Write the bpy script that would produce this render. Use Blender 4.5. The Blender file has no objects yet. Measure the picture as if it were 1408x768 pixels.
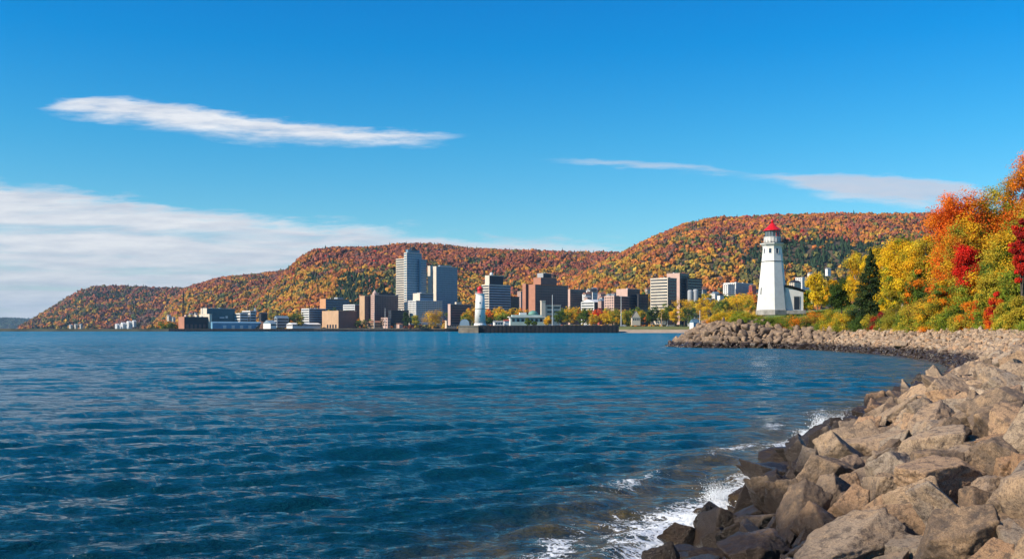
import bpy, math, random
import numpy as np
from mathutils import Vector, Matrix, noise as mnoise

R = math.radians
scene = bpy.context.scene
COL = scene.collection
F, HZ, CX, H = 1400.0, 452.5, 704.0, 3.5      # focal length in photo pixels, horizon row, centre column, eye height

# ------------------------------------------------------------------ camera
cam_d = bpy.data.cameras.new('camera'); cam = bpy.data.objects.new('camera', cam_d); COL.objects.link(cam)
cam.location = (0, 0, H); cam.rotation_euler = (R(90), 0, 0)
cam_d.sensor_width = 36; cam_d.lens = 36 * F / 1408; cam_d.shift_y = (HZ - 384) / 1408
cam_d.clip_start = 0.1; cam_d.clip_end = 60000
scene.camera = cam

# ------------------------------------------------------------------ light and sky
SUN_AZ, SUN_EL = 68.0, 33.0                    # degrees left of straight behind the camera, elevation
sd = Vector((-math.sin(R(SUN_AZ)) * math.cos(R(SUN_EL)), -math.cos(R(SUN_AZ)) * math.cos(R(SUN_EL)), math.sin(R(SUN_EL))))
sun_d = bpy.data.lights.new('sun', 'SUN'); sun = bpy.data.objects.new('sun', sun_d); COL.objects.link(sun)
sun_d.energy = 5.0; sun_d.angle = R(0.5); sun_d.color = (1.0, 0.87, 0.70)
sun.rotation_euler = sd.to_track_quat('Z', 'Y').to_euler()
scene.view_settings.view_transform = 'Standard'; scene.view_settings.look = 'None'
scene.view_settings.gamma = 1; scene.view_settings.exposure = 0.46
scene.view_settings.use_curve_mapping = False
scene.cycles.use_denoising = True
scene.cycles.max_bounces = 6; scene.cycles.diffuse_bounces = 2; scene.cycles.glossy_bounces = 3
scene.cycles.transmission_bounces = 3; scene.cycles.transparent_max_bounces = 8; scene.cycles.volume_bounces = 0
scene.cycles.sample_clamp_indirect = 4
HAZE = 2.4e-5


class NT:
    """small helper to write node trees"""
    def __init__(s, tree): s.t = tree; s.n = tree.nodes; s.l = tree.links
    def node(s, typ, **kw):
        n = s.n.new(typ)
        for k, v in kw.items(): setattr(n, k, v)
        return n
    def put(s, v, sock):
        if v is None: return
        if isinstance(v, bpy.types.NodeSocket): s.l.new(v, sock)
        else:
            if hasattr(sock.default_value, '__len__') and not hasattr(v, '__len__'): v = (v,) * len(sock.default_value)
            if hasattr(v, '__len__') and len(sock.default_value) == 4 and len(v) == 3: v = (*v, 1)
            sock.default_value = v
    def math(s, op, a, b=None, c=None, clamp=False):
        n = s.node('ShaderNodeMath', operation=op, use_clamp=clamp)
        for i, v in enumerate((a, b, c)):
            if v is not None: s.put(v, n.inputs[i])
        return n.outputs[0]
    def mix(s, f, a, b, blend='MIX'):
        n = s.node('ShaderNodeMix', data_type='RGBA', blend_type=blend)
        s.put(f, n.inputs[0]); s.put(a, n.inputs[6]); s.put(b, n.inputs[7])
        return n.outputs[2]
    def ramp(s, f, stops, interp='LINEAR'):
        n = s.node('ShaderNodeValToRGB'); n.color_ramp.interpolation = interp
        el = n.color_ramp.elements
        while len(el) < len(stops): el.new(0.5)
        for e, (p, c) in zip(el, stops):
            e.position = p; e.color = (*c, 1) if len(c) == 3 else c
        s.put(f, n.inputs[0]); return n.outputs[0]
    def noise(s, vec, scale, detail=3, rough=0.55, dist=0.0):
        n = s.node('ShaderNodeTexNoise')
        if vec is not None: s.put(vec, n.inputs['Vector'])
        n.inputs['Scale'].default_value = scale; n.inputs['Detail'].default_value = detail
        n.inputs['Roughness'].default_value = rough; n.inputs['Distortion'].default_value = dist
        return n.outputs[0]
    def map(s, v, f0, f1, t0, t1, smooth=False):
        n = s.node('ShaderNodeMapRange', clamp=True)
        if smooth: n.interpolation_type = 'SMOOTHSTEP'
        s.put(v, n.inputs[0])
        for i, q in enumerate((f0, f1, t0, t1)): s.put(q, n.inputs[i + 1])
        return n.outputs[0]
    def comb(s, x, y, z):
        n = s.node('ShaderNodeCombineXYZ')
        for i, v in enumerate((x, y, z)): s.put(v, n.inputs[i])
        return n.outputs[0]
    def sep(s, v):
        n = s.node('ShaderNodeSeparateXYZ'); s.put(v, n.inputs[0]); return n.outputs


world = bpy.data.worlds.new('World'); scene.world = world; world.use_nodes = True
w = NT(world.node_tree); w.n.clear()
sky = w.node('ShaderNodeTexSky', sky_type='NISHITA'); sky.sun_disc = False
sky.sun_elevation = R(SUN_EL); sky.sun_rotation = R(180 + SUN_AZ)
sky.altitude = 0; sky.air_density = 1.0; sky.dust_density = 0.25; sky.ozone_density = 3.0
tc = w.node('ShaderNodeTexCoord')
X_, Y_, Z_ = w.sep(tc.outputs['Generated'])
az = w.math('ARCTAN2', X_, Y_)                                  # azimuth, 0 straight ahead
el = w.math('ARCSINE', Z_)
U = w.math('MULTIPLY', w.math('TANGENT', w.math('MINIMUM', w.math('MAXIMUM', az, -1.2), 1.2)), F)   # in units like photo pixels
V = w.math('DIVIDE', w.math('MULTIPLY', w.math('TANGENT', el), F), w.math('MAXIMUM', w.math('COSINE', az), 0.3))
warp = w.noise(w.comb(w.math('MULTIPLY', U, 0.006), w.math('MULTIPLY', V, 0.03), 0), 1.0, 5, 0.6)
fine = w.noise(w.comb(w.math('MULTIPLY', U, 0.012), w.math('MULTIPLY', V, 0.075), 3.1), 1.0, 6, 0.65)
w1 = w.math('SUBTRACT', warp, 0.5); f1 = w.math('SUBTRACT', fine, 0.5)

def curve(pts):
    """elevation of a cloud edge as a function of azimuth"""
    n = w.node('ShaderNodeFloatCurve'); c = n.mapping.curves[0]
    n.mapping.extend = 'HORIZONTAL'
    for i, (x, y) in enumerate(pts):
        q = ((x - CX + 1500) / 3000, (HZ - y) / 500)
        if i == 0: c.points[0].location = q
        elif i == 1: c.points[1].location = q
        else: c.points.new(*q)
    n.mapping.update()
    w.put(w.map(U, -1500, 1500, 0, 1), n.inputs['Value'])
    return w.math('MULTIPLY', n.outputs[0], 500.0)

def lens(top, bot, soft_t, soft_b, amp, fade=None):
    Vn = w.math('ADD', V, w.math('MULTIPLY', w.math('ADD', w.math('MULTIPLY', w1, 0.8), w.math('MULTIPLY', f1, 1.7)), amp))
    a = w.map(w.math('SUBTRACT', curve(top), Vn), 0, soft_t, 0, 1, True)
    b = w.map(w.math('SUBTRACT', Vn, curve(bot)), 0, soft_b, 0, 1, True)
    return w.math('MULTIPLY', a, b)

c1 = lens([(40, 151), (75, 138), (105, 133), (180, 134), (260, 142), (400, 162), (520, 175), (600, 180), (650, 186)],
          [(40, 151), (75, 163), (180, 178), (300, 196), (420, 205), (560, 206), (610, 202), (650, 188)], 11, 26, 19)
c1 = w.math('MULTIPLY', c1, w.map(fine, 0.2, 0.5, 0.8, 1.0))
c3 = lens([(960, 243), (1000, 240), (1060, 236), (1160, 236), (1260, 241), (1320, 250), (1390, 262)],
          [(960, 244), (1000, 247), (1060, 254), (1130, 274), (1200, 284), (1280, 290), (1320, 286), (1390, 266)], 9, 20, 16)
c3 = w.math('MULTIPLY', c3, w.map(fine, 0.25, 0.6, 0.72, 0.92))
c4 = lens([(720, 218), (800, 216), (900, 220), (960, 225), (1000, 232), (1040, 238)],
          [(720, 219), (800, 229), (900, 238), (960, 243), (1000, 245), (1040, 241)], 8, 12, 15)
c4 = w.math('MULTIPLY', c4, w.map(fine, 0.3, 0.6, 0.3, 0.7))
bank_top = curve([(-800, 190), (-200, 232), (0, 245), (100, 258), (250, 278), (400, 296), (520, 308), (640, 318), (780, 328), (880, 336), (960, 350), (1040, 380)])
Vb = w.math('ADD', V, w.math('MULTIPLY', w.math('ADD', w1, f1), 48))
c2 = w.map(w.math('SUBTRACT', bank_top, Vb), 0, 22, 0, 1, True)
streak = w.noise(w.comb(w.math('MULTIPLY', U, 0.0045), w.math('MULTIPLY', V, 0.05), 7.7), 1.0, 6, 0.6, 0.4)
c2 = w.math('MULTIPLY', c2, w.map(streak, 0.30, 0.56, 0.55, 0.97, True))
c2 = w.math('MULTIPLY', c2, w.map(U, 20, 190, 1.0, 0.75))
wisp = w.noise(w.comb(w.math('MULTIPLY', U, 0.003), w.math('MULTIPLY', V, 0.03), 1.7), 1.0, 5, 0.6)
c5 = w.math('MULTIPLY', w.map(wisp, 0.60, 0.85, 0, 0.25, True), w.map(V, 20, 200, 1, 0))
cl = c2
for c in (c1, c3, c4, c5):
    cl = w.math('SUBTRACT', 1.0, w.math('MULTIPLY', w.math('SUBTRACT', 1.0, cl), w.math('SUBTRACT', 1.0, c)))
cl = w.math('MULTIPLY', cl, w.math('GREATER_THAN', Y_, 0.05))
hs = w.node('ShaderNodeHueSaturation'); hs.inputs['Saturation'].default_value = 1.25
w.put(sky.outputs[0], hs.inputs['Color'])
skyt = w.ramp(w.map(el, 0.0, 0.45, 0, 1), [(0.0, (0.85, 1.08, 1.14)), (0.20, (0.72, 1.20, 1.28)), (0.40, (0.34, 1.19, 1.36)), (0.60, (0.02, 1.10, 1.46)), (0.72, (0.0, 1.06, 1.50))])
skyc = w.mix(1.0, hs.outputs[0], skyt, 'MULTIPLY')
cshade = w.map(w.math('ADD', w.math('MULTIPLY', fine, 0.5), w.math('MULTIPLY', streak, 0.5)), 0.35, 0.62, 0.0, 1.0)
ccol = w.mix(cshade, (5.4, 5.9, 6.9), (8.8, 8.7, 8.8))
bankdim = w.math('SUBTRACT', 1.0, w.math('MULTIPLY', c2, 0.10))
ccol = w.mix(1.0, ccol, w.comb(w.math('MULTIPLY', bankdim, 0.97), bankdim, w.math('ADD', bankdim, 0.02)), 'MULTIPLY')
low = w.map(V, 0, 130, 0.84, 1.0)
ccol = w.mix(1.0, ccol, w.comb(low, low, low), 'MULTIPLY')
grey = w.math('MAXIMUM', c3, c4)
ccol = w.mix(w.math('MULTIPLY', grey, 0.8), ccol, (4.7, 5.2, 6.4))
final = w.mix(cl, skyc, ccol)
bg = w.node('ShaderNodeBackground'); w.put(final, bg.inputs[0]); bg.inputs[1].default_value = 0.079
wo = w.node('ShaderNodeOutputWorld'); w.l.new(bg.outputs[0], wo.inputs[0])

# ------------------------------------------------------------------ object helpers
def px(x, y, d): return ((x - CX) / F * d, d, H + (HZ - y) / F * d)

def tag(o, label=None, cat=None, group=None, kind=None):
    if label: o['label'] = label
    if cat: o['category'] = cat
    if group: o['group'] = group
    if kind: o['kind'] = kind
    return o

def thing(name, label, cat, loc=(0, 0, 0), rz=0, group=None):
    o = bpy.data.objects.new(name, None); COL.objects.link(o)
    o.empty_display_size = 0.5
    o.location = loc; o.rotation_euler = (0, 0, rz)
    return tag(o, label, cat, group)

def mesh_np(name, V, Fc, mat, parent=None, cols=None, attrs=None, smooth=False):
    V = np.asarray(V, np.float32); Fc = np.asarray(Fc, np.int32); k = Fc.shape[1]
    me = bpy.data.meshes.new(name)
    me.vertices.add(len(V)); me.vertices.foreach_set('co', V.ravel())
    me.loops.add(Fc.size); me.loops.foreach_set('vertex_index', Fc.ravel())
    me.polygons.add(len(Fc))
    me.polygons.foreach_set('loop_start', np.arange(0, Fc.size, k, dtype=np.int32))
    me.polygons.foreach_set('loop_total', np.full(len(Fc), k, np.int32))
    me.polygons.foreach_set('use_smooth', np.full(len(Fc), smooth, bool))
    if cols is not None:
        a = me.color_attributes.new('Col', 'FLOAT_COLOR', 'POINT')
        c = np.ones((len(V), 4), np.float32); c[:, :3] = cols
        a.data.foreach_set('color', c.ravel())
    for nm, arr in (attrs or {}).items():
        a = me.attributes.new(nm, 'FLOAT', 'POINT'); a.data.foreach_set('value', np.asarray(arr, np.float32).ravel())
    me.update(calc_edges=True)
    me.materials.append(mat)
    o = bpy.data.objects.new(name, me); COL.objects.link(o)
    if parent: o.parent = parent
    return o

class MB:
    """collects shapes, then links them as one mesh"""
    def __init__(s): s.v = []; s.f = []
    def box(s, a, b):
        x0, y0, z0 = a; x1, y1, z1 = b; i = len(s.v)
        s.v += [(x0, y0, z0), (x1, y0, z0), (x1, y1, z0), (x0, y1, z0), (x0, y0, z1), (x1, y0, z1), (x1, y1, z1), (x0, y1, z1)]
        s.f += [tuple(i + q for q in f) for f in ((0, 3, 2, 1), (4, 5, 6, 7), (0, 1, 5, 4), (1, 2, 6, 5), (2, 3, 7, 6), (3, 0, 4, 7))]
        return s
    def ring(s, prof, n=8, rot=0.0, c=(0, 0), cap=True):
        """surface of revolution from (r, z) pairs"""
        i = len(s.v)
        for r, z in prof:
            for k in range(n):
                a = rot + 2 * math.pi * k / n
                s.v.append((c[0] + r * math.cos(a), c[1] + r * math.sin(a), z))
        for j in range(len(prof) - 1):
            for k in range(n):
                a, b = i + j * n + k, i + j * n + (k + 1) % n
                s.f.append((a, b, b + n, a + n))
        if cap:
            s.f.append(tuple(i + k for k in range(n))[::-1]); m = i + (len(prof) - 1) * n
            s.f.append(tuple(m + k for k in range(n)))
        return s
    def tube(s, p, q, r0, r1=None, n=6):
        r1 = r0 if r1 is None else r1
        p, q = Vector(p), Vector(q); d = (q - p).normalized()
        u = d.orthogonal().normalized(); v = d.cross(u); i = len(s.v)
        for c, r in ((p, r0), (q, r1)):
            for k in range(n):
                a = 2 * math.pi * k / n
                s.v.append(tuple(c + (u * math.cos(a) + v * math.sin(a)) * r))
        for k in range(n):
            s.f.append((i + k, i + (k + 1) % n, i + n + (k + 1) % n, i + n + k))
        s.f.append(tuple(i + k for k in range(n))[::-1]); s.f.append(tuple(i + n + k for k in range(n)))
        return s
    def prism(s, pts, z0, z1):
        i = len(s.v); n = len(pts)
        s.v += [(x, y, z0) for x, y in pts] + [(x, y, z1) for x, y in pts]
        s.f.append(tuple(range(i, i + n))[::-1]); s.f.append(tuple(range(i + n, i + 2 * n)))
        for k in range(n): s.f.append((i + k, i + (k + 1) % n, i + n + (k + 1) % n, i + n + k))
        return s
    def face(s, *pts):
        i = len(s.v); s.v += [tuple(p) for p in pts]; s.f.append(tuple(range(i, i + len(pts)))); return s
    def build(s, name, mat, parent=None, smooth=False):
        me = bpy.data.meshes.new(name); me.from_pydata(s.v, [], s.f); me.materials.append(mat)
        if smooth: me.polygons.foreach_set('use_smooth', np.full(len(s.f), True))
        me.update()
        o = bpy.data.objects.new(name, me); COL.objects.link(o)
        if parent: o.parent = parent
        return o

# ------------------------------------------------------------------ materials
MATS = {}
def new_mat(name):
    m = bpy.data.materials.new(name); m.use_nodes = True
    t = NT(m.node_tree); t.n.clear()
    p = t.node('ShaderNodeBsdfPrincipled'); o = t.node('ShaderNodeOutputMaterial')
    t.l.new(p.outputs[0], o.inputs[0]); return m, t, p, o

def plain(name, col, rough=0.7, var=0.12, scale=0.4, metal=0.0, bump=0.0):
    if name in MATS: return MATS[name]
    m, t, p, o = new_mat(name)
    tcn = t.node('ShaderNodeTexCoord').outputs['Object']
    n = t.noise(tcn, scale, 5, 0.65)
    dk = tuple(c * (1 - var * 1.6) for c in col); lt = tuple(min(1, c * (1 + var)) for c in col)
    t.put(t.ramp(n, [(0.3, dk), (0.7, lt)]), p.inputs['Base Color'])
    t.put(t.map(n, 0.3, 0.7, rough + 0.06, rough - 0.06), p.inputs['Roughness'])
    p.inputs['Metallic'].default_value = metal
    if bump:
        b = t.node('ShaderNodeBump'); b.inputs['Strength'].default_value = bump
        t.put(t.noise(tcn, scale * 8, 4), b.inputs['Height']); t.put(b.outputs[0], p.inputs['Normal'])
    MATS[name] = m; return m

# foliage: colour from the mesh, some light passes through the leaves
def foliage_mat(name, trans=0.35):
    m, t, p, o = new_mat(name)
    a = t.node('ShaderNodeAttribute', attribute_name='Col').outputs['Color']
    t.put(a, p.inputs['Base Color']); p.inputs['Roughness'].default_value = 0.75
    p.inputs['Specular IOR Level'].default_value = 0.15
    tr = t.node('ShaderNodeBsdfTranslucent'); t.put(a, tr.inputs[0])
    mx = t.node('ShaderNodeMixShader'); mx.inputs[0].default_value = trans
    t.l.new(p.outputs[0], mx.inputs[1]); t.l.new(tr.outputs[0], mx.inputs[2]); t.l.new(mx.outputs[0], o.inputs[0])
    return m
M_LEAF = foliage_mat('leaves', 0.42)
M_FOREST = foliage_mat('far forest', 0.12)
M_BARK = plain('bark', (0.11, 0.085, 0.065), 0.9, 0.3, 3)
M_BIRCH = plain('pale bark', (0.42, 0.38, 0.32), 0.8, 0.3, 3)

def rock_mat(name, per_object, dark=1.0):
    m, t, p, o = new_mat(name)
    geo = t.node('ShaderNodeNewGeometry').outputs['Position']
    if per_object:
        ob = t.node('ShaderNodeTexCoord').outputs['Object']
        rnd = t.node('ShaderNodeObjectInfo').outputs['Random']
        vm = t.node('ShaderNodeVectorMath', operation='ADD'); t.put(ob, vm.inputs[0])
        t.put(t.comb(t.math('MULTIPLY', rnd, 37.0), t.math('MULTIPLY', rnd, 91.0), 0), vm.inputs[1]); vec = vm.outputs[0]
    else:
        rnd = t.node('ShaderNodeAttribute', attribute_name='rnd').outputs['Fac']; vec = geo
    base = t.ramp(rnd, [(0.0, (0.15, 0.100, 0.068)), (0.18, (0.28, 0.195, 0.130)), (0.42, (0.45, 0.315, 0.200)), (0.65, (0.40, 0.315, 0.235)),
                        (0.85, (0.52, 0.285, 0.140)), (1.0, (0.52, 0.405, 0.280))])
    big = t.noise(vec, 1.3, 6, 0.62, 0.6)
    base = t.mix(t.map(big, 0.46, 0.64, 0, 0.65), base, (0.55, 0.35, 0.19))
    blot = t.noise(vec, 3.4, 7, 0.72, 0.3)
    base = t.mix(t.map(blot, 0.50, 0.60, 0, 0.72), base, (0.085, 0.065, 0.055))
    spk = t.noise(vec, 34, 4, 0.75)
    base = t.mix(t.map(spk, 0.50, 0.62, 0, 0.7), base, (0.09, 0.072, 0.062))
    base = t.mix(t.map(spk, 0.45, 0.30, 0, 0.5), base, (0.56, 0.46, 0.35))
    # strata-like veins
    wv = t.node('ShaderNodeTexWave'); t.put(vec, wv.inputs['Vector']); wv.inputs['Scale'].default_value = 2.2
    wv.inputs['Distortion'].default_value = 9; wv.inputs['Detail'].default_value = 4; wv.inputs['Detail Scale'].default_value = 1.6
    base = t.mix(t.map(wv.outputs[1], 0.80, 1.0, 0, 0.25), base, (0.12, 0.09, 0.07))
    # wet, dark stone near the waterline
    z = t.sep(geo)[2]
    zz = t.math('ADD', z, t.math('MULTIPLY', t.math('SUBTRACT', t.noise(geo, 0.9, 4), 0.5), 1.1))
    wet = t.map(zz, 0.80, 1.40, 1, 0, True)
    base = t.mix(t.math('MULTIPLY', wet, 0.95), base, (0.024, 0.016, 0.012))
    alg = t.math('MULTIPLY', t.map(zz, 0.0, 0.35, 1, 0), t.map(big, 0.5, 0.6, 0, 0.7))
    base = t.mix(alg, base, (0.10, 0.06, 0.012))
    if dark < 1: base = t.mix(1.0, base, (dark, dark * 1.02, dark * 1.06), 'MULTIPLY')
    t.put(base, p.inputs['Base Color'])
    t.put(t.math('SUBTRACT', 0.88, t.math('MULTIPLY', wet, 0.66)), p.inputs['Roughness'])
    p.inputs['Specular IOR Level'].default_value = 0.3
    b1 = t.node('ShaderNodeBump'); b1.inputs['Strength'].default_value = 0.75; b1.inputs['Distance'].default_value = 0.09
    t.put(t.noise(vec, 7, 8, 0.7), b1.inputs['Height'])
    b2 = t.node('ShaderNodeBump'); b2.inputs['Strength'].default_value = 0.6; b2.inputs['Distance'].default_value = 0.03
    t.put(t.noise(vec, 45, 5, 0.75), b2.inputs['Height']); t.put(b1.outputs[0], b2.inputs['Normal'])
    t.put(b2.outputs[0], p.inputs['Normal'])
    return m
M_ROCK = rock_mat('granite boulder', True)
M_ROCKS = rock_mat('granite riprap', False)
M_ROCKD = rock_mat('dark grey granite boulder', True, 0.62)

def ground_mat():
    m, t, p, o = new_mat('rough grass and soil')
    geo = t.node('ShaderNodeNewGeometry').outputs['Position']
    z = t.sep(geo)[2]
    a = t.noise(geo, 0.15, 6, 0.65); b = t.noise(geo, 1.6, 5, 0.7)
    g = t.ramp(a, [(0.30, (0.05, 0.09, 0.012)), (0.5, (0.12, 0.17, 0.02)), (0.66, (0.19, 0.17, 0.03)), (0.8, (0.2, 0.11, 0.03))])
    g = t.mix(t.map(b, 0.4, 0.7, 0, 0.6), g, (0.06, 0.085, 0.015))
    s = t.ramp(b, [(0.3, (0.03, 0.024, 0.018)), (0.7, (0.09, 0.07, 0.05))])
    hgt = t.node('ShaderNodeAttribute', attribute_name='veg').outputs['Fac']
    t.put(t.mix(hgt, s, g), p.inputs['Base Color']); p.inputs['Roughness'].default_value = 0.95
    bp = t.node('ShaderNodeBump'); bp.inputs['Strength'].default_value = 0.8; bp.inputs['Distance'].default_value = 0.3
    t.put(t.noise(geo, 2.5, 6, 0.7), bp.inputs['Height']); t.put(bp.outputs[0], p.inputs['Normal'])
    return m
M_GROUND = ground_mat()

# ------------------------------------------------------------------ shoreline and land height
SHORE = np.array([(-5, -60), (-3.5, -20), (-2, -3), (0.1, 6), (2.75, 15.5), (4.0, 18.6), (7.1, 26), (11.9, 36), (20.9, 53), (28.5, 67),
                  (38.5, 86), (44.5, 103), (49.5, 124), (51.5, 142), (52.5, 168), (50.5, 184), (46, 190), (39.5, 191), (34.5, 196),
                  (33.0, 208), (36, 225), (48, 262), (75, 330), (130, 500), (170, 900), (168, 996)], float)
def shore_sd(x, y):
    """signed distance to the shoreline, positive on land; also the y of the nearest shore point"""
    x = np.asarray(x, float); y = np.asarray(y, float)
    best = np.full(x.shape, 1e9); sgn = np.ones(x.shape)
    for (ax, ay), (bx, by) in zip(SHORE[:-1], SHORE[1:]):
        dx, dy = bx - ax, by - ay
        t = np.clip(((x - ax) * dx + (y - ay) * dy) / (dx * dx + dy * dy), 0, 1)
        qx, qy = ax + t * dx, ay + t * dy
        d = np.hypot(x - qx, y - qy); m = d < best - 1e-9
        best = np.where(m, d, best)
    # crossing test: land lies to the east of the line
    inside = np.zeros(x.shape, bool)
    pts = list(map(tuple, SHORE)) + [(1500, 996), (1500, -60)]
    for (ax, ay), (bx, by) in zip(pts, pts[1:] + pts[:1]):
        if ay == by: continue
        c = ((ay > y) != (by > y)) & (x < (bx - ax) * (y - ay) / (by - ay) + ax)
        inside ^= c
    return np.where(inside, best, -best)

def land_z(x, y):
    x = np.asarray(x, float); y = np.asarray(y, float)
    s = shore_sd(x, y)
    prom = np.clip((y - 165) / 20, 0, 1) * np.clip((54 - x) / 7, 0, 1)
    k = 0.40 + 0.20 * prom + 0.05 * np.clip((y - 80) / 20, 0, 1)
    crest = 6.6 * k
    z = np.where(s < 6.6, k * s, crest + 0.19 * (s - 6.6))
    cap = 7.3 + np.clip((x - 66) / 40, 0, 1) * np.clip((s - 10) / 30, 0, 1) * 14
    cap = np.where(y < 90, 2.75 + np.clip((s - 30) * 0.1, 0, 10), cap)
    cap = cap * 1.0
    z = np.where(z > cap - 1, cap - 1 + (1 - np.exp(-np.maximum(z - cap + 1, 0))), z)
    z = z + 0.25 * np.sin(x * 0.21 + 1) * np.sin(y * 0.17) * np.clip((s - 8) / 8, 0, 1)
    return np.maximum(z, -2.5)

def grid_faces(nr, nc):
    i = np.arange((nr - 1) * nc).reshape(nr - 1, nc)[:, :-1].ravel()
    return np.stack([i, i + 1, i + nc + 1, i + nc], 1)

xs = np.concatenate([np.arange(-14, 90, 1.0), np.arange(90, 420, 5.0)]); ys = np.concatenate([np.arange(-50, 250, 1.0), np.arange(250, 996, 8.0)])
gx, gy = np.meshgrid(xs, ys); gs = shore_sd(gx, gy); gz = land_z(gx, gy)
veg = np.clip((gs - 7.2) / 1.5, 0, 1)
under = np.where(gs < 7.5, 0.35, 0.0)
ground = mesh_np('ground', np.stack([gx, gy, gz - under], -1).reshape(-1, 3), grid_faces(*gx.shape), M_GROUND, attrs={'veg': veg}, smooth=True)
tag(ground, 'grassy land rising behind the rock bank and the lighthouse', 'ground', kind='structure')

# ------------------------------------------------------------------ water
def water():
    rng = np.random.default_rng(5)
    d = [5.0]
    while d[-1] < 500: d.append(d[-1] * 1.0058)
    while d[-1] < 19000: d.append(d[-1] * 1.09)
    d = np.array(d); th = np.linspace(R(-42), R(42), 950)
    D, T = np.meshgrid(d, th, indexing='ij')
    x = D * np.tan(T); y = D.copy()
    z = np.zeros_like(x)
    step = D * 0.0058
    for i in range(110):
        lam = 0.26 * (25 ** (i / 109.0)) * rng.uniform(0.9, 1.1)          # 0.3 m to about 9 m
        a = R(rng.normal(17, 17)); k = 2 * math.pi / lam
        amp = 0.0054 * lam ** 0.52 * rng.uniform(0.6, 1.4)
        ph = (x * math.sin(a) - y * math.cos(a)) * k + rng.uniform(0, 6.28)
        f = np.clip((lam / step - 2.2) / 3, 0, 1)
        z += amp * f * (np.sin(ph) + 0.28 * np.sin(2 * ph + 1.5708))
    # groups of higher swell
    g = 0.6 + 0.7 * (0.5 + 0.5 * np.sin(x * 0.06 + y * 0.11 + 1.2 * np.sin(x * 0.11 - y * 0.05)))
    z *= g
    s = -shore_sd(x, y)                                                  # distance out from the shore
    z *= np.clip(0.35 + s / 5, 0.3, 1) * np.clip((500 - D) / 150, 0, 1)
    # low surf ridges rolling in to the near rocks
    near = np.clip((46 - D) / 12, 0, 1)
    z += near * 0.14 * np.exp(-((s - 0.9 - 0.35 * np.sin(y * 0.5)) / 0.40) ** 2) * (0.5 + 0.5 * np.sin(y * 0.83 + 1.0))
    z += near * 0.08 * np.exp(-((s - 2.6 - 0.5 * np.sin(y * 0.37)) / 0.6) ** 2)
    P = np.stack([x, y, z], -1).reshape(-1, 3)
    m, t, p, o = new_mat('lake water')
    geo = t.node('ShaderNodeNewGeometry').outputs['Position']
    X, Y, Z = t.sep(geo)
    sh = t.node('ShaderNodeAttribute', attribute_name='shore').outputs['Fac']
    deep = t.mix(t.map(t.math('POWER', t.map(Y, 14, 300, 0, 1), 0.6), 0, 1, 0, 1), (0.002, 0.019, 0.024), (0.000, 0.125, 0.215))
    pat = t.noise(geo, 0.5, 5, 0.65, 1.0)
    shn = t.math('ADD', sh, t.math('MULTIPLY', t.math('SUBTRACT', pat, 0.5), 5.0))
    shal = t.map(shn, 0.3, t.map(Y, 14, 40, 5.5, 4.0), 1, 0, True)
    shc = t.ramp(t.noise(geo, 1.7, 4, 0.7), [(0.3, (0.016, 0.014, 0.006)), (0.55, (0.10, 0.068, 0.014)), (0.75, (0.24, 0.15, 0.03))])
    shal = t.math('MULTIPLY', shal, t.map(Y, 60, 120, 0.9, 0.55))
    col = t.mix(shal, deep, shc)
    # foam
    fo = t.node('ShaderNodeAttribute', attribute_name='foam').outputs['Fac']
    n1 = t.noise(geo, 1.1, 8, 0.78, 1.8)
    vor = t.node('ShaderNodeTexVoronoi', feature='DISTANCE_TO_EDGE'); vor.inputs['Scale'].default_value = 5.5
    wp = t.node('ShaderNodeVectorMath', operation='MULTIPLY_ADD')
    wn = t.node('ShaderNodeTexNoise'); t.put(geo, wn.inputs['Vector']); wn.inputs['Scale'].default_value = 3.0; wn.inputs['Detail'].default_value = 4
    t.put(wn.outputs[1], wp.inputs[0]); wp.inputs[1].default_value = (0.8, 0.8, 0.8); t.put(geo, wp.inputs[2])
    t.put(wp.outputs[0], vor.inputs['Vector'])
    lace = t.map(vor.outputs[0], 0.02, 0.16, 0.16, -0.10)
    fm = t.math('ADD', t.math('ADD', fo, lace), t.math('MULTIPLY', t.math('SUBTRACT', n1, 0.5), 2.1))
    fm = t.map(fm, 0.54, 0.74, 0, 1, True)
    col = t.mix(fm, col, (0.78, 0.80, 0.80))
    t.put(col, p.inputs['Base Color'])
    t.put(t.mix(fm, t.math('ADD', 0.07, t.map(Y, 60, 600, 0, 0.12)), 0.7), p.inputs['Roughness'])
    p.inputs['IOR'].default_value = 1.33
    t.put(t.map(Y, 40, 700, 0.5, 0.17), p.inputs['Specular IOR Level'])
    # ripples
    sc = t.node('ShaderNodeMapping'); t.put(geo, sc.inputs['Vector']); sc.inputs['Rotation'].default_value = (0, 0, R(12)); sc.inputs['Scale'].default_value = (0.55, 1, 1)
    hh = t.math('ADD', t.math('MULTIPLY', t.noise(sc.outputs[0], 9.0, 4, 0.65, 0.3), 0.085),
                t.math('ADD', t.math('MULTIPLY', t.noise(sc.outputs[0], 2.6, 4, 0.65, 0.3), 0.19),
                       t.math('MULTIPLY', t.noise(sc.outputs[0], 0.32, 4, 0.6), t.map(Y, 60, 400, 0.0, 1.6))))
    wind = t.map(t.noise(sc.outputs[0], 0.018, 4, 0.6, 0.6), 0.35, 0.65, 0.55, 1.15)
    bp = t.node('ShaderNodeBump'); t.put(wind, bp.inputs['Strength']); bp.inputs['Distance'].default_value = 1.0
    t.put(t.math('ADD', hh, t.math('MULTIPLY', fm, 0.04)), bp.inputs['Height'])
    # slopes of the small waves that the mesh and bump no longer carry with distance
    nz = t.node('ShaderNodeTexNoise'); t.put(sc.outputs[0], nz.inputs['Vector']); nz.inputs['Scale'].default_value = 1.3; nz.inputs['Detail'].default_value = 3
    sub = t.node('ShaderNodeVectorMath', operation='SUBTRACT'); t.put(nz.outputs[1], sub.inputs[0]); sub.inputs[1].default_value = (0.5, 0.5, 0.5)
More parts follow.
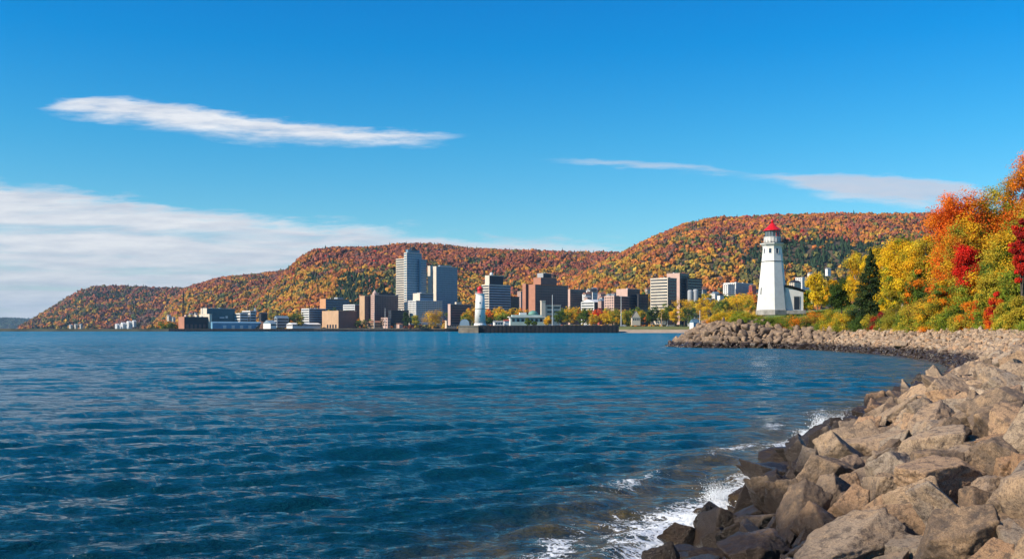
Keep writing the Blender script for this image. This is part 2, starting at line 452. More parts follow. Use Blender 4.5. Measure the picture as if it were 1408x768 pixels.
    kk = t.math('MULTIPLY', t.map(Y, 15, 160, 0.15, 1.0), wind)
    mul = t.node('ShaderNodeVectorMath', operation='MULTIPLY'); t.put(sub.outputs[0], mul.inputs[0]); t.put(t.comb(t.math('MULTIPLY', kk, 1.2), t.math('MULTIPLY', kk, 1.9), 0), mul.inputs[1])
    prev = bp.outputs[0]
    for scl, det, y0, y1, amt in (((4.5, 7.5, 1), 3, 8, 14, 0.62), ((1.5, 0.16, 1), 4, 30, 120, 0.75), ((0.42, 0.016, 1), 5, 150, 500, 0.7)):   # gusts and wave trains drawn out along the wind
        mp = t.node('ShaderNodeMapping'); t.put(geo, mp.inputs['Vector']); mp.inputs['Scale'].default_value = scl
        nq = t.node('ShaderNodeTexNoise'); t.put(mp.outputs[0], nq.inputs['Vector']); nq.inputs['Scale'].default_value = 1.0; nq.inputs['Detail'].default_value = det; nq.inputs['Roughness'].default_value = 0.7
        sq = t.node('ShaderNodeVectorMath', operation='SUBTRACT'); t.put(nq.outputs[1], sq.inputs[0]); sq.inputs[1].default_value = (0.5, 0.5, 0.5)
        k2 = t.map(Y, y0, y1, 0, amt)
        mq = t.node('ShaderNodeVectorMath', operation='MULTIPLY'); t.put(sq.outputs[0], mq.inputs[0]); t.put(t.comb(t.math('MULTIPLY', k2, 0.5), k2, 0), mq.inputs[1])
        aq = t.node('ShaderNodeVectorMath', operation='ADD'); t.put(mq.outputs[0], aq.inputs[0]); t.put(prev, aq.inputs[1]); prev = aq.outputs[0]
    ad = t.node('ShaderNodeVectorMath', operation='ADD'); t.put(mul.outputs[0], ad.inputs[0]); t.put(prev, ad.inputs[1])
    ad2 = t.node('ShaderNodeVectorMath', operation='ADD'); t.put(ad.outputs[0], ad2.inputs[0]); t.put(t.comb(0, t.math('MULTIPLY', kk, -0.30), 0), ad2.inputs[1])
    nn = t.node('ShaderNodeVectorMath', operation='NORMALIZE'); t.put(ad2.outputs[0], nn.inputs[0])
    t.put(nn.outputs[0], p.inputs['Normal'])
    # foam strength: a band along the near rocks, thin broken lines along the cove
    nb = np.clip((62 - y) / 22, 0, 1)
    wid = 1.3 + 0.7 * np.sin(y * 0.42 + 0.6) + 0.45 * np.sin(y * 1.1)
    wid = np.maximum(wid, 0.15) * np.where(y < 24, 0.88, 0.75)
    foam = nb * np.clip(1.25 - s / (wid + 0.35), 0, 1.15)
    foam = np.maximum(foam, nb * 0.66 * np.exp(-((s - 2.4 - 0.5 * np.sin(y * 0.35)) / 0.55) ** 2) * (0.6 + 0.4 * np.sin(y * 0.9)))
    far = np.clip((y - 50) / 20, 0, 1) * np.clip((260 - y) / 30, 0, 1)
    foam = np.maximum(foam, far * 0.75 * np.clip(1 - s / 1.1, 0, 1) * (0.55 + 0.45 * np.sin(y * 0.35 + x * 0.2)))
    foam = np.where(s < -1.5, 0, foam)
    foam = np.where(D > 300, 0, foam)
    sa = np.clip(np.where(y > 400, 30, s), 0, 30)
    ob = mesh_np('water', P, grid_faces(*x.shape)[:, ::-1], m, attrs={'shore': sa, 'foam': foam}, smooth=True)
    tag(ob, 'blue rippled lake reaching to the horizon with foam along the rocks', 'water', kind='structure')
water()

# ------------------------------------------------------------------ hills and their autumn forest
def ico(sub):
    import bmesh
    bm = bmesh.new(); bmesh.ops.create_icosphere(bm, subdivisions=sub, radius=1)
    v = np.array([q.co[:] for q in bm.verts]); f = np.array([[q.index for q in fc.verts] for fc in bm.faces]); bm.free()
    return v, f
ICO1, ICO1F = ico(2)
ICO1F = ICO1F[ICO1[ICO1F][:, :, 2].mean(1) > -0.45]

RUST, ORANGE, GOLD, YEL = (0.30, 0.075, 0.030), (0.46, 0.145, 0.022), (0.52, 0.27, 0.02), (0.55, 0.38, 0.03)
OLIVE, GREEN, DARK, BROWN, RED = (0.17, 0.16, 0.03), (0.06, 0.10, 0.02), (0.025, 0.05, 0.022), (0.16, 0.085, 0.055), (0.46, 0.045, 0.025)

def merge_blobs(c, r, hgt, cols, rng, conifer):
    """many far crowns in one mesh: lumpy blobs or cones"""
    tv, tf = ICO1.copy(), ICO1F
    n = len(c)
    if conifer:
        k = 7; ang = np.arange(k) * 2 * math.pi / k
        tv = np.concatenate([np.stack([np.cos(ang), np.sin(ang), np.zeros(k)], 1), np.stack([0.55 * np.cos(ang + .4), 0.55 * np.sin(ang + .4), np.full(k, 0.75)], 1), [[0, 0, 2.3]]])
        tf = []
        for i in range(k):
            j = (i + 1) % k; tf += [(i, j, k + i), (j, k + j, k + i), (k + i, k + j, 2 * k)]
        tf = np.array(tf)
    V = np.repeat(tv[None], n, 0)
    V = V * (1 + rng.normal(0, 0.25, (n, len(tv), 1))) + rng.normal(0, 0.10, V.shape)
    a = rng.uniform(0, 6.28, n); ca, sa = np.cos(a)[:, None], np.sin(a)[:, None]
    x = V[..., 0] * ca - V[..., 1] * sa; y = V[..., 0] * sa + V[..., 1] * ca
    V = np.stack([x * r[:, None], y * r[:, None], V[..., 2] * hgt[:, None]], -1) + c[:, None]
    Fc = tf[None] + (np.arange(n) * len(tv))[:, None, None]
    C = np.repeat(cols[:, None], len(tv), 1) * rng.uniform(0.72, 1.25, (n, len(tv), 1))
    return V.reshape(-1, 3), Fc.reshape(-1, 3), np.clip(C, 0, 1).reshape(-1, 3)

M_HILL = plain('forest floor', (0.09, 0.06, 0.03), 0.95, 0.4, 0.01)
def vnoise(x, y, s, seed):
    """cheap smooth value noise on arrays"""
    r = np.random.default_rng(seed); tb = r.random((64, 64))
    u, v = x / s, y / s; i, j = np.floor(u).astype(int), np.floor(v).astype(int)
    fu, fv = u - i, v - j; fu = fu * fu * (3 - 2 * fu); fv = fv * fv * (3 - 2 * fv)
    g = lambda a, b: tb[a % 64, b % 64]
    return (g(i, j) * (1 - fu) + g(i + 1, j) * fu) * (1 - fv) + (g(i, j + 1) * (1 - fu) + g(i + 1, j + 1) * fu) * fv

def hill(label, wlabel, prof, dr, df, z0, ntree, size, mode, seed, power=1.5):
    rng = np.random.default_rng(seed)
    pxs = np.array([p[0] for p in prof], float); tops = np.array([p[1] for p in prof], float)
    def surf(u, t):
        top = np.interp(u, pxs, tops)
        hr = np.maximum(H + (HZ - top) / F * dr - size * 0.9, -2)          # ridge height
        tt = np.clip(t, 0, 1)
        shp = 1 - (1 - tt) ** power
        back = np.clip(t - 1, 0, 1)
        d = df + (dr - df) * t
        x = (u - CX) / F * d
        wob = (vnoise(x, d, 260, seed + 3) - 0.5) * 0.20 + (vnoise(x, d, 90, seed + 4) - 0.5) * 0.04
        z = z0 * (1 - np.clip(t, 0, 1)) + (hr) * (shp + wob * np.sin(np.pi * tt) ** 1.0) - back * hr * 0.8
        return x, d, z
    us = np.linspace(pxs[0], pxs[-1], 240); ts = np.linspace(-0.03, 1.5, 60)
    T, Ug = np.meshgrid(ts, us, indexing='ij')
    x, y, z = surf(Ug, T)
    z = np.where(T < 0, -3, z)
    h = mesh_np('hill', np.stack([x, y, z], -1).reshape(-1, 3), grid_faces(*x.shape), M_HILL, smooth=True)
    tag(h, label, 'hill', kind='structure')
    u = rng.uniform(pxs[0], pxs[-1], ntree * 2); t = rng.uniform(0.0, 1.06, ntree * 2)
    x, y, z = surf(u, t)
    hr = H + (HZ - np.interp(u, pxs, tops)) / F * dr
    ok = (z > 1.0) & (hr > 3) & (rng.random(len(u)) < 0.5 + 0.5 * (t < 1.03))
    u, t, x, y, z, hr = (q[ok][:ntree] for q in (u, t, x, y, z, hr))
    n = len(u)
    sz = size * (0.32 + 0.40 * rng.random(n) ** 1.6)
    n1 = vnoise(x, y, 90, seed + 11); n2 = vnoise(x + 500, y, 45, seed + 12); q = rng.random(n)
    n3 = vnoise(x, y * 0.7, 48, seed + 13) + 0.6 * vnoise(x, y * 0.7, 21, seed + 14); n3 = n3.argsort().argsort() / n
    q = (n3 + rng.normal(0, 0.12, n)) % 1.0
    frac = np.clip(z / max(hr.max(), 1), 0, 1)
    cols = np.zeros((n, 3)); conif = np.zeros(n, bool)
    P = np.array([(0.34, 0.105, 0.055), (0.50, 0.17, 0.035), (0.50, 0.25, 0.030), (0.46, 0.30, 0.04), (0.17, 0.15, 0.045), (0.075, 0.10, 0.035), DARK, (0.17, 0.10, 0.075), RED])
    if mode == 'blue':     tabs = [[0, 0, 0, 0, 0, .2, .8, 0, 0], [0, 0, 0, 0, 0, .2, .8, 0, 0]]
    elif mode == 'far':    tabs = [[.16, .22, .14, .02, .10, .06, .10, .20, .0], [.38, .10, .02, .0, .05, .03, .12, .30, .0]]
    elif mode == 'mid':    tabs = [[.10, .31, .30, .06, .09, .04, .03, .07, .0], [.58, .26, .01, .0, .02, .0, .02, .10, .01]]
    else:                  tabs = [[.05, .30, .30, .12, .13, .04, .02, .04, .0], [.32, .48, .07, .0, .04, .01, .02, .05, .01]]
    w_ = np.clip((frac - 0.45) / 0.25 + (n1 - 0.5) * 1.2, 0, 1)
    tb = np.array(tabs[0])[None] * (1 - w_[:, None]) + np.array(tabs[1])[None] * w_[:, None]
    tb[:, 6] += np.clip((n2 - 0.62) * 4, 0, 1) * 0.35; tb[:, 4] += np.clip((n1 - 0.55) * 3, 0, 1) * 0.25
    tb /= tb.sum(1, keepdims=True); cdf = tb.cumsum(1)
    idx = np.minimum((q[:, None] > cdf).sum(1), 8)
    cols = P[idx] * rng.uniform(0.60, 1.10, (n, 1)) * rng.uniform(0.92, 1.08, (n, 3))
    sp = H * 0 + HZ - (z - H) / y * F                                       # the row where it appears, used only to find the stands
    if mode == 'near':
        stand = (np.abs(x / y * F + CX - 1150) < 140 + 40 * (n2 - .5)) & (z > 112 + 20 * (n2 - .5) + np.abs(x / y * F + CX - 1150) * 0.15) & (z < 192 + 24 * (n1 - .5) - np.abs(x / y * F + CX - 1150) * 0.25)
        conif |= stand & (rng.random(n) < 0.93)
    if mode == 'mid':
        conif |= (np.abs(x / y * F + CX - 510) < 45) & (z < 120 + 40 * (n2 - .5)) & (z > 20) & (rng.random(n) < 0.85)
        conif |= (z > hr * 0.93) & (rng.random(n) < 0.06)
    if mode == 'far':
        conif |= (np.abs(t - 0.55 - 0.1 * (n1 - .5)) < 0.04) & (u < 300) & (rng.random(n) < 0.7)
    if mode != 'blue': conif |= (idx == 6)
    cols[conif] = np.array(DARK) * rng.uniform(0.7, 1.35, (conif.sum(), 1))
    c = np.stack([x, y, z], 1)
    A = merge_blobs(c[~conif] + np.array([0, 0, 1.0]) * (sz[~conif] * 0.85)[:, None], sz[~conif], sz[~conif] * rng.uniform(0.85, 1.2, (~conif).sum()), cols[~conif], rng, False)
    B = merge_blobs(c[conif], sz[conif] * 0.85, sz[conif] * 1.0, cols[conif], rng, True)
    V = np.concatenate([A[0], B[0]]); Fc = np.concatenate([A[1], B[1] + len(A[0])]); C = np.concatenate([A[2], B[2]])
    o = mesh_np('forest', V, Fc, M_FOREST, cols=C)
    tag(o, wlabel, 'forest', kind='stuff')

hill('low blue hill on the far horizon at the left', 'hazy wood on the distant blue hill at the left',
     [(-500, 425), (-200, 430), (0, 437), (30, 437.5), (60, 440), (90, 444), (130, 449), (160, 454)], 14000, 12500, 0, 7000, 26, 'blue', 20, 2)
hill('long low headland at the far left of the shore', 'russet autumn wood on the far left headland',
     [(22, 454), (35, 445), (60, 430), (90, 411), (110, 400), (130, 394.5), (180, 393.5), (230, 396), (270, 396), (330, 400), (430, 420)], 5200, 4200, 1, 9000, 14, 'far', 1, 1.7)
hill('rounded hill behind the grain dock', 'red and orange wood on the hill behind the grain dock',
     [(205, 453), (225, 430), (240, 408), (262, 394), (300, 383.5), (340, 379), (385, 373), (450, 372), (560, 372)], 4200, 2900, 3, 13000, 12, 'mid', 2, 1.5)
hill('long flat topped bluff behind the downtown towers', 'rust and gold wood on the bluff behind the downtown towers',
     [(262, 453), (330, 428), (368, 398), (385, 382), (400, 367), (416, 353), (434, 344), (470, 340.5), (540, 341), (640, 343), (720, 345), (790, 347.5), (850, 348), (900, 362), (990, 395)],
     3300, 2100, 3, 30000, 9.4, 'mid', 3, 1.6)
hill('broad hill behind the white lighthouse', 'orange wood with a dark conifer stand on the hill behind the lighthouse',
     [(670, 448), (735, 415), (790, 380), (850, 350), (900, 325), (940, 309), (980, 301), (1060, 297.5), (1150, 295.5), (1280, 297), (1400, 300), (1600, 310), (1800, 330)],
     2600, 1750, 6, 27000, 8.4, 'near', 4, 1.5)

# ------------------------------------------------------------------ city ground, quay, pier, beach
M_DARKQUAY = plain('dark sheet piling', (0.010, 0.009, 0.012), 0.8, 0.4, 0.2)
M_CONC = plain('old concrete', (0.36, 0.27, 0.18), 0.85, 0.25, 0.15)
M_TOWN = plain('town ground', (0.12, 0.11, 0.07), 0.95, 0.3, 0.02)
M_LAWN = plain('lawn', (0.13, 0.14, 0.03), 0.95, 0.3, 0.05)
M_SAND = plain('pale sand', (0.44, 0.32, 0.21), 0.95, 0.15, 0.1)
b = MB().prism([(-1250, 1760), (-44, 1760), (-44, 2500), (-1250, 2500)], -3, 4.6).prism([(-43.9, 1012), (96, 1012), (96, 1120), (900, 1120), (1500, 2500), (-43.9, 2500)], -3, 6.6)
tag(b.build('ground', M_TOWN), 'flat ground under the waterfront town', 'ground', kind='structure')
bt = MB()
for (y0, z0_), (y1, z1_) in zip([(975, -2), (1000, -0.1), (1035, 3.2)], [(1000, -0.1), (1035, 3.2), (1036, 3.3)]):
    bt.face((96, y0, z0_), (420, y0, z0_), (420, y1, z1_), (96, y1, z1_))
tag(bt.build('beach', M_SAND), 'pale sand beach beside the dark pier', 'beach', kind='structure')
bt = MB().face((96, 1036, 3.3), (420, 1036, 3.3), (420, 1062, 6.65), (96, 1062, 6.65)).face((96, 1062, 6.65), (420, 1062, 6.65), (420, 1120, 6.66), (96, 1120, 6.66))
tag(bt.build('lawn', M_LAWN), 'green lawn above the sand beach', 'lawn', kind='structure')
pr = thing('pier', 'long dark sheet pile pier with a tan concrete end', 'pier', (-33, 1000, 0))
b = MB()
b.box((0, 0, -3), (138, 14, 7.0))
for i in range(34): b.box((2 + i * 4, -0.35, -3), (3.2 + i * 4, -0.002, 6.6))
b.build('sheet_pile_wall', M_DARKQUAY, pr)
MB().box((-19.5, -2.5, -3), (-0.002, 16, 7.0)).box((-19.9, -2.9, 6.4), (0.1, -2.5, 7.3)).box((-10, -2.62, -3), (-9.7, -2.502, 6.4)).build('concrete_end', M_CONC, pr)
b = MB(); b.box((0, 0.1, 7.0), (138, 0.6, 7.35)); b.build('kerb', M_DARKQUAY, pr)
b = MB()
for i in range(28): b.tube((3 + i * 4.8, 1.2, 7.0), (3 + i * 4.8, 1.2, 8.2), 0.09)
b.tube((3, 1.2, 8.1), (132, 1.2, 8.1), 0.07); b.build('railing', plain('grey metal', (0.35, 0.35, 0.36), 0.5), pr)
# sloping rubble end of the pier where it meets the beach
M_QC = plain('quay concrete', (0.30, 0.25, 0.19), 0.9, 0.3, 0.1)
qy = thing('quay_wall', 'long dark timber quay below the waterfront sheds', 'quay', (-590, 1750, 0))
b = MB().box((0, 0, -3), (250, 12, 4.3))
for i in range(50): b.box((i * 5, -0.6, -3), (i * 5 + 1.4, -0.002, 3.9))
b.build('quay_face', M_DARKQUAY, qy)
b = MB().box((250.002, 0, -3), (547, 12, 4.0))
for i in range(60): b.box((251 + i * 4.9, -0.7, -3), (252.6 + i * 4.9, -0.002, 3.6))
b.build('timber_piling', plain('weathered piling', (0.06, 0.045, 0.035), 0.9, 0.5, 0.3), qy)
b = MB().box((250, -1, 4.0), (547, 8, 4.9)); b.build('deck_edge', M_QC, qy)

# ------------------------------------------------------------------ buildings
M_GLASSD = plain('dark glass', (0.020, 0.032, 0.050), 0.18, 0.3, 0.3)
M_GLASSB = plain('blue glass', (0.06, 0.16, 0.24), 0.15, 0.3, 0.2)
WALL = {
 'cream': (0.62, 0.53, 0.42), 'white': (0.74, 0.72, 0.68), 'brick': (0.40, 0.17, 0.10), 'brown': (0.36, 0.20, 0.12), 'maroon': (0.19, 0.10, 0.085),
 'tan': (0.48, 0.30, 0.17), 'grey': (0.34, 0.35, 0.36), 'bluegrey': (0.24, 0.34, 0.42), 'steel': (0.13, 0.24, 0.33), 'teal': (0.03, 0.12, 0.15),
 'lightblue': (0.13, 0.32, 0.47), 'dark': (0.025, 0.028, 0.036), 'pink': (0.55, 0.36, 0.29), 'orange': (0.55, 0.27, 0.12), 'red': (0.42, 0.07, 0.05), 'sage': (0.40, 0.52, 0.47)}
def WM(k): return plain(k + ' wall', WALL[k], 0.75, 0.10, 0.12)
def RM(k): return plain(k + ' roofing', tuple(c * 0.75 for c in WALL[k]), 0.85, 0.2, 0.3)
PHI = R(42)

def footprint(x0, xm, x1, d, phi):
    k0, km, k1 = ((q - CX) / F for q in (x0, xm, x1)); Xm = km * d
    wr = (k1 * d - Xm) / (math.cos(phi) - k1 * math.sin(phi)) if x1 > xm else 0
    wl = (Xm - k0 * d) / (math.sin(phi) + k0 * math.cos(phi)) if xm > x0 else 0
    return Xm, max(wr, 4), max(wl, 4)

def building(name, label, cat='building', phi=PHI, at=(704, 1800), group=None):
    x, d = at; r = thing(name, label, cat, ((x - CX) / F * d, d, 4.0), phi, group); r['_phi'] = phi; return r

def block(root, x0, xm, x1, yt, yb, d, wall='cream', wall_l=None, win='grid', fl=3.6, glass=None, part='wall', bay=4.2, parapet=True, zb=None, roof=None):
    """one volume of a building: its wall, window rows on both seen faces and parapet"""
    phi = root['_phi']; Xm, wr, wl = footprint(x0, xm, x1, d, phi)
    zt = H + (HZ - yt) / F * d; z0 = H + (HZ - yb) / F * d if zb is None else zb
    ox, oy, oz = root.location
    dx, dy = Xm - ox, d - oy; c, s = math.cos(-phi), math.sin(-phi)
    lx, ly = dx * c - dy * s, dx * s + dy * c
    z0 -= oz; zt -= oz
    A = (lx, ly); glass = glass or M_GLASSD
    MB().box((lx, ly, z0), (lx + wr, ly + wl, zt)).build(part, WM(wall), root)
    if wall_l:                                                               # left face coloured as sunlit against a shaded front; some ends truly differ
        MB().box((lx - 0.25, ly + 0.02, z0), (lx - 0.003, ly + wl - 0.02, zt - 0.02)).build('sunlit_end_wall', WM(wall_l), root)
    if parapet:
        pb = MB().box((lx - 0.3, ly - 0.3, zt), (lx + wr + 0.3, ly + 0.3, zt + 0.9)).box((lx - 0.3, ly + 0.302, zt), (lx + 0.3, ly + wl + 0.3, zt + 0.9))
        pb.box((lx + 0.302, ly + wl - 0.3, zt), (lx + wr + 0.3, ly + wl + 0.3, zt + 0.9)).box((lx + wr - 0.3, ly + 0.302, zt), (lx + wr + 0.3, ly + wl - 0.302, zt + 0.9))
        pb.build('parapet', WM(wall_l or wall), root)
    if parapet and wr > 14 and wl > 8:
        rq = random.Random(int(xm * 10)); q = MB()
        for _ in range(3):
            ax, ay = lx + wr * rq.uniform(.12, .75), ly + wl * rq.uniform(.25, .6); aw = rq.uniform(1.5, 3.2)
            q = MB().box((ax, ay, zt + 0.004), (ax + aw, ay + aw * .8, zt + rq.uniform(1.4, 2.6))); q.build('roof_unit', WM(rq.choice(['grey', 'white', 'dark'])), root)
        ax, ay = lx + wr * rq.uniform(.3, .6), ly + wl * .5
        MB().tube((ax, ay, zt), (ax, ay, zt + rq.uniform(3, 6)), .16).build('antenna', WM('grey'), root)
    if win:
        n = max(1, int((zt - z0 - 1.0) / fl)); dl = 0.25 if wall_l else 0
        wins = win if isinstance(win, tuple) else (win, win)
        for face, L in ((0, wr), (1, wl)):
            st = wins[face]
            if not st or L < 5: continue
            for k in range(n):
                za = z0 + (zt - z0) - (k + 1) * fl + fl * 0.28; zb_ = za + fl * (0.50 if st != 'wide' else 0.46)
                if za < z0 + 0.3: break
                m = MB()
                if st in ('band', 'wide'):
                    seg = [(0.8, L - 0.8)]
                elif st == 'bays':
                    nb = max(2, int(L / (bay * 1.6))); q = (L - 1.2) / nb; seg = [(0.6 + i * q + q * 0.08, 0.6 + (i + 1) * q - q * 0.08) for i in range(nb)]
                else:
                    nb = max(2, int(L / bay)); q = (L - 1.2) / nb; seg = [(0.6 + i * q + q * 0.22, 0.6 + (i + 1) * q - q * 0.22) for i in range(nb)]
                for a0, a1 in seg:
                    if face == 0: m.box((lx + a0, ly - 0.09, za), (lx + a1, ly - 0.004, zb_))
                    else: m.box((lx - dl - 0.09, ly + a0, za), (lx - dl - 0.004, ly + a1, zb_))
                m.build('window_row', glass, root)
    return lx, ly, wr, wl, z0, zt

def gable(root, lx, ly, wr, wl, zt, rise, mat, along='x', over=0.5):
    b = MB(); o_ = over
    if along == 'x':
        a = [(lx - o_, ly - o_, zt), (lx - o_, ly + wl / 2, zt + rise), (lx - o_, ly + wl + o_, zt)]; c = [(p[0] + wr + 2 * o_, p[1], p[2]) for p in a]
    else:
        a = [(lx - o_, ly - o_, zt), (lx + wr / 2, ly - o_, zt + rise), (lx + wr + o_, ly - o_, zt)]; c = [(p[0], p[1] + wl + 2 * o_, p[2]) for p in a]
    b.face(*a).face(*c[::-1]).face(a[0], c[0], c[1], a[1]).face(a[1], c[1], c[2], a[2]).face(a[0], a[2], c[2], c[0])
    return b.build('roof', mat, root)

def roofbox(root, info, fx0, fx1, fy0, fy1, h, mat='grey', name='rooftop_plant'):
    lx, ly, wr, wl, z0, zt = info
    MB().box((lx + wr * fx0, ly + wl * fy0, zt + 0.002), (lx + wr * fx1, ly + wl * fy1, zt + h)).build(name, WM(mat), root)

# skyscraper
r = building('skyscraper', 'tallest tower of the skyline with a stepped crown and twin masts', 'skyscraper', at=(558, 1850))
i0 = block(r, 544.5, 556, 559, 355.5, 446, 1850, 'cream', win=('grid', 'band'), fl=4.2)
i1 = block(r, 555.5, 559.5, 580, 347.5, 446, 1838, 'bluegrey', 'cream', win=('bays', 'band'), fl=4.4, glass=M_GLASSB, part='central_shaft', bay=2.6)
i2 = block(r, 576, 578, 586.5, 357, 446, 1850, 'steel', win=('bays', None), fl=4.4, glass=M_GLASSB, part='side_shaft')
i3 = block(r, 558, 561, 577, 343.5, 347.5, 1845, 'steel', win=None, part='crown', zb=i1[5] + 4.9)
lx, ly, wr, wl, z0, zt = i3
MB().ring([(9, zt + 0.01), (3.5, zt + 6)], 4, R(45), (lx + wr / 2, ly + wl / 2)).build('crown_roof', RM('dark'), r)
for fx in (0.3, 0.65):
    MB().tube((lx + wr * fx, ly + wl * 0.5, zt), (lx + wr * fx, ly + wl * 0.5, zt + 14), 0.5, 0.15).build('mast', WM('dark'), r)
# glass tower
r = building('office_tower', 'blue glass office tower with pale end slabs right of the tallest tower', 'tower', at=(600, 1850))
block(r, 588, 593.5, 595.5, 365.5, 440, 1872, 'cream', win=None, part='end_slab')
i1 = block(r, 595.5, 600, 629, 366.5, 440, 1850, 'steel', 'cream', win=('bays', None), fl=4.0, glass=M_GLASSB, bay=2.4)
roofbox(r, i1, 0.2, 0.75, 0.2, 0.8, 3.2, 'bluegrey')
# white mid-rise
r = building('office_building', 'white grid fronted office block before the blue glass tower', at=(572, 1800))
i1 = block(r, 561, 572, 608, 413.5, 446, 1800, 'white', win='bays', fl=3.4, bay=2.6)
i2 = block(r, 568, 577.5, 596, 403.5, 413.5, 1806, 'bluegrey', 'cream', win=('band', None), fl=4, part='upper_storeys', zb=i1[5] + 4.9)
roofbox(r, i2, 0.2, 0.5, 0.2, 0.8, 2.4)
# hotel
r = building('hotel', 'reddish brown mid-rise hotel left of the tallest tower', 'hotel', at=(512, 1800))
i1 = block(r, 494.5, 501.5, 513, 407, 446, 1800, 'maroon', 'tan', win=('grid', None), fl=3.3)
i2 = block(r, 510, 515, 547.5, 405.8, 446, 1795, 'maroon', 'pink', win='grid', fl=3.3, part='main_wing', bay=3.6)
roofbox(r, i2, 0.25, 0.9, 0.2, 0.8, 5, 'dark')
lx, ly, wr, wl, z0, zt = i2
MB().ring([(4.5, zt + 0.9), (4.5, zt + 4), (0.3, zt + 10)], 8, 0, (lx + 4.5, ly + wl * .5)).build('roof_pavilion', WM('pink'), r)
# left group
r = building('warehouse', 'dark brick dock warehouse at the left tip of the quay', 'warehouse', at=(253.5, 1765))
i1 = block(r, 245.5, 253.5, 290, 435.8, 451.8, 1765, 'dark', 'brick', win=None, parapet=True)
roofbox(r, i1, 0.1, 0.16, 0.2, 0.5, 4, 'pink', 'roof_vent'); roofbox(r, i1, 0.5, 0.56, 0.2, 0.5, 4, 'cream', 'roof_vent')
for k in range(6):
    lx, ly, wr, wl, z0, zt = i1
    MB().box((lx + 3 + k * wr / 6.3, ly - 0.12, z0 + 0.2), (lx + 8 + k * wr / 6.3, ly - 0.004, z0 + 8)).build('loading_door', WM('maroon'), r)
r = thing('radio_mast', 'thin dark lattice mast behind the brick dock warehouse', 'mast', (px(252, 445, 1830)[0], 1830, 4.4))
zt = px(0, 399.5, 1830)[2] - 4.4; b = MB()
for a in range(3):
    an = a * 2.094; b.tube((2.2 * math.cos(an), 2.2 * math.sin(an), 0), (0.5 * math.cos(an), 0.5 * math.sin(an), zt), 0.6, 0.45)
for k in range(14):
    z = zt * k / 14; q = 2.2 - 1.8 * k / 14
    for a in range(3):
        an, am = a * 2.094, (a + 1) * 2.094
        b.tube((q * math.cos(an), q * math.sin(an), z), (q * .93 * math.cos(am), q * .93 * math.sin(am), z + zt / 14), 0.16)
b.build('lattice', WM('dark'), r)
MB().box((-3, -0.3, zt * 0.9), (3, 0.3, zt * 0.9 + 0.6)).box((-2, -0.3, zt * 0.97), (2, 0.3, zt * 0.97 + 0.6)).build('antenna', WM('dark'), r)
r = building('arena', 'dark teal hall with a pale end wall behind the dock warehouse', 'hall', at=(284.5, 1830))
i1 = block(r, 276, 284.5, 323, 424, 449, 1830, 'teal', 'cream', win=None)
lx, ly, wr, wl, z0, zt = i1
MB().box((lx + wr * .45, ly - 0.1, zt - 17), (lx + wr * .62, ly - 0.005, zt - 15)).box((lx + wr * .66, ly - 0.1, zt - 17), (lx + wr * .74, ly - 0.005, zt - 13)).build('window_row', WM('white'), r)
roofbox(r, i1, 0.0, 0.06, 0.1, 0.6, 3, 'dark')
r = building('low_building', 'plain beige annex between dock warehouse and teal hall', at=(288, 1790))
block(r, 274, 288, 291.5, 432, 451, 1790, 'cream', win=None)
r = building('shed', 'long light blue metal shed on the quay', 'shed', at=(296, 1768))
i1 = block(r, 290, 292, 363, 443.6, 451.8, 1768, 'lightblue', win=None, parapet=False)
gable(r, i1[0], i1[1], i1[2], i1[3], i1[5], 2.2, plain('pale blue roof', (0.2, 0.38, 0.5), 0.5), 'x')
for k in range(5):
    MB().box((i1[0] + 20 + k * 16, i1[1] - 0.12, i1[4] + 0.2), (i1[0] + 26 + k * 16, i1[1] - 0.004, i1[4] + 6)).build('door', WM('white'), r)
r = building('boat_house', 'white gabled boathouse at the right end of the blue shed', 'boathouse', at=(372, 1766))
i1 = block(r, 362, 372, 380, 444.5, 451.8, 1766, 'white', win=('band', None), fl=5, parapet=False)
gable(r, i1[0], i1[1], i1[2], i1[3], i1[5], 6, RM('bluegrey'), 'x')
r = building('plant_building', 'white industrial boxes between teal hall and ore heap', at=(336, 1850))
block(r, 323, 330, 341, 431, 447, 1850, 'white', win='band', fl=5)
block(r, 333, 344, 352, 427.5, 447, 1870, 'white', win='band', fl=5, part='rear_wing')
r = thing('church_tower', 'thin white steeple above the ore heap', 'steeple', (px(350.5, 0, 1900)[0], 1900, 4.4), R(20))
z1 = px(0, 428, 1900)[2] - 4.4; z2 = px(0, 422, 1900)[2] - 4.4
MB().box((-2, -2, 0), (2, 2, z1)).build('tower', WM('white'), r); MB().ring([(2.9, z1), (0.05, z2)], 4, R(45)).build('spire', WM('white'), r)
MB().box((-0.6, -2.1, z1 - 4), (0.6, -2.004, z1 - 1.5)).build('louvre', M_GLASSD, r)
r = building('storage_dome', 'dark low storage shed on top of the ore heap', at=(362, 1860), phi=R(30))
i1 = block(r, 356, 359, 368, 431, 446, 1860, 'dark', win=None, parapet=False); gable(r, i1[0], i1[1], i1[2], i1[3], i1[5], 3, RM('dark'), 'x')
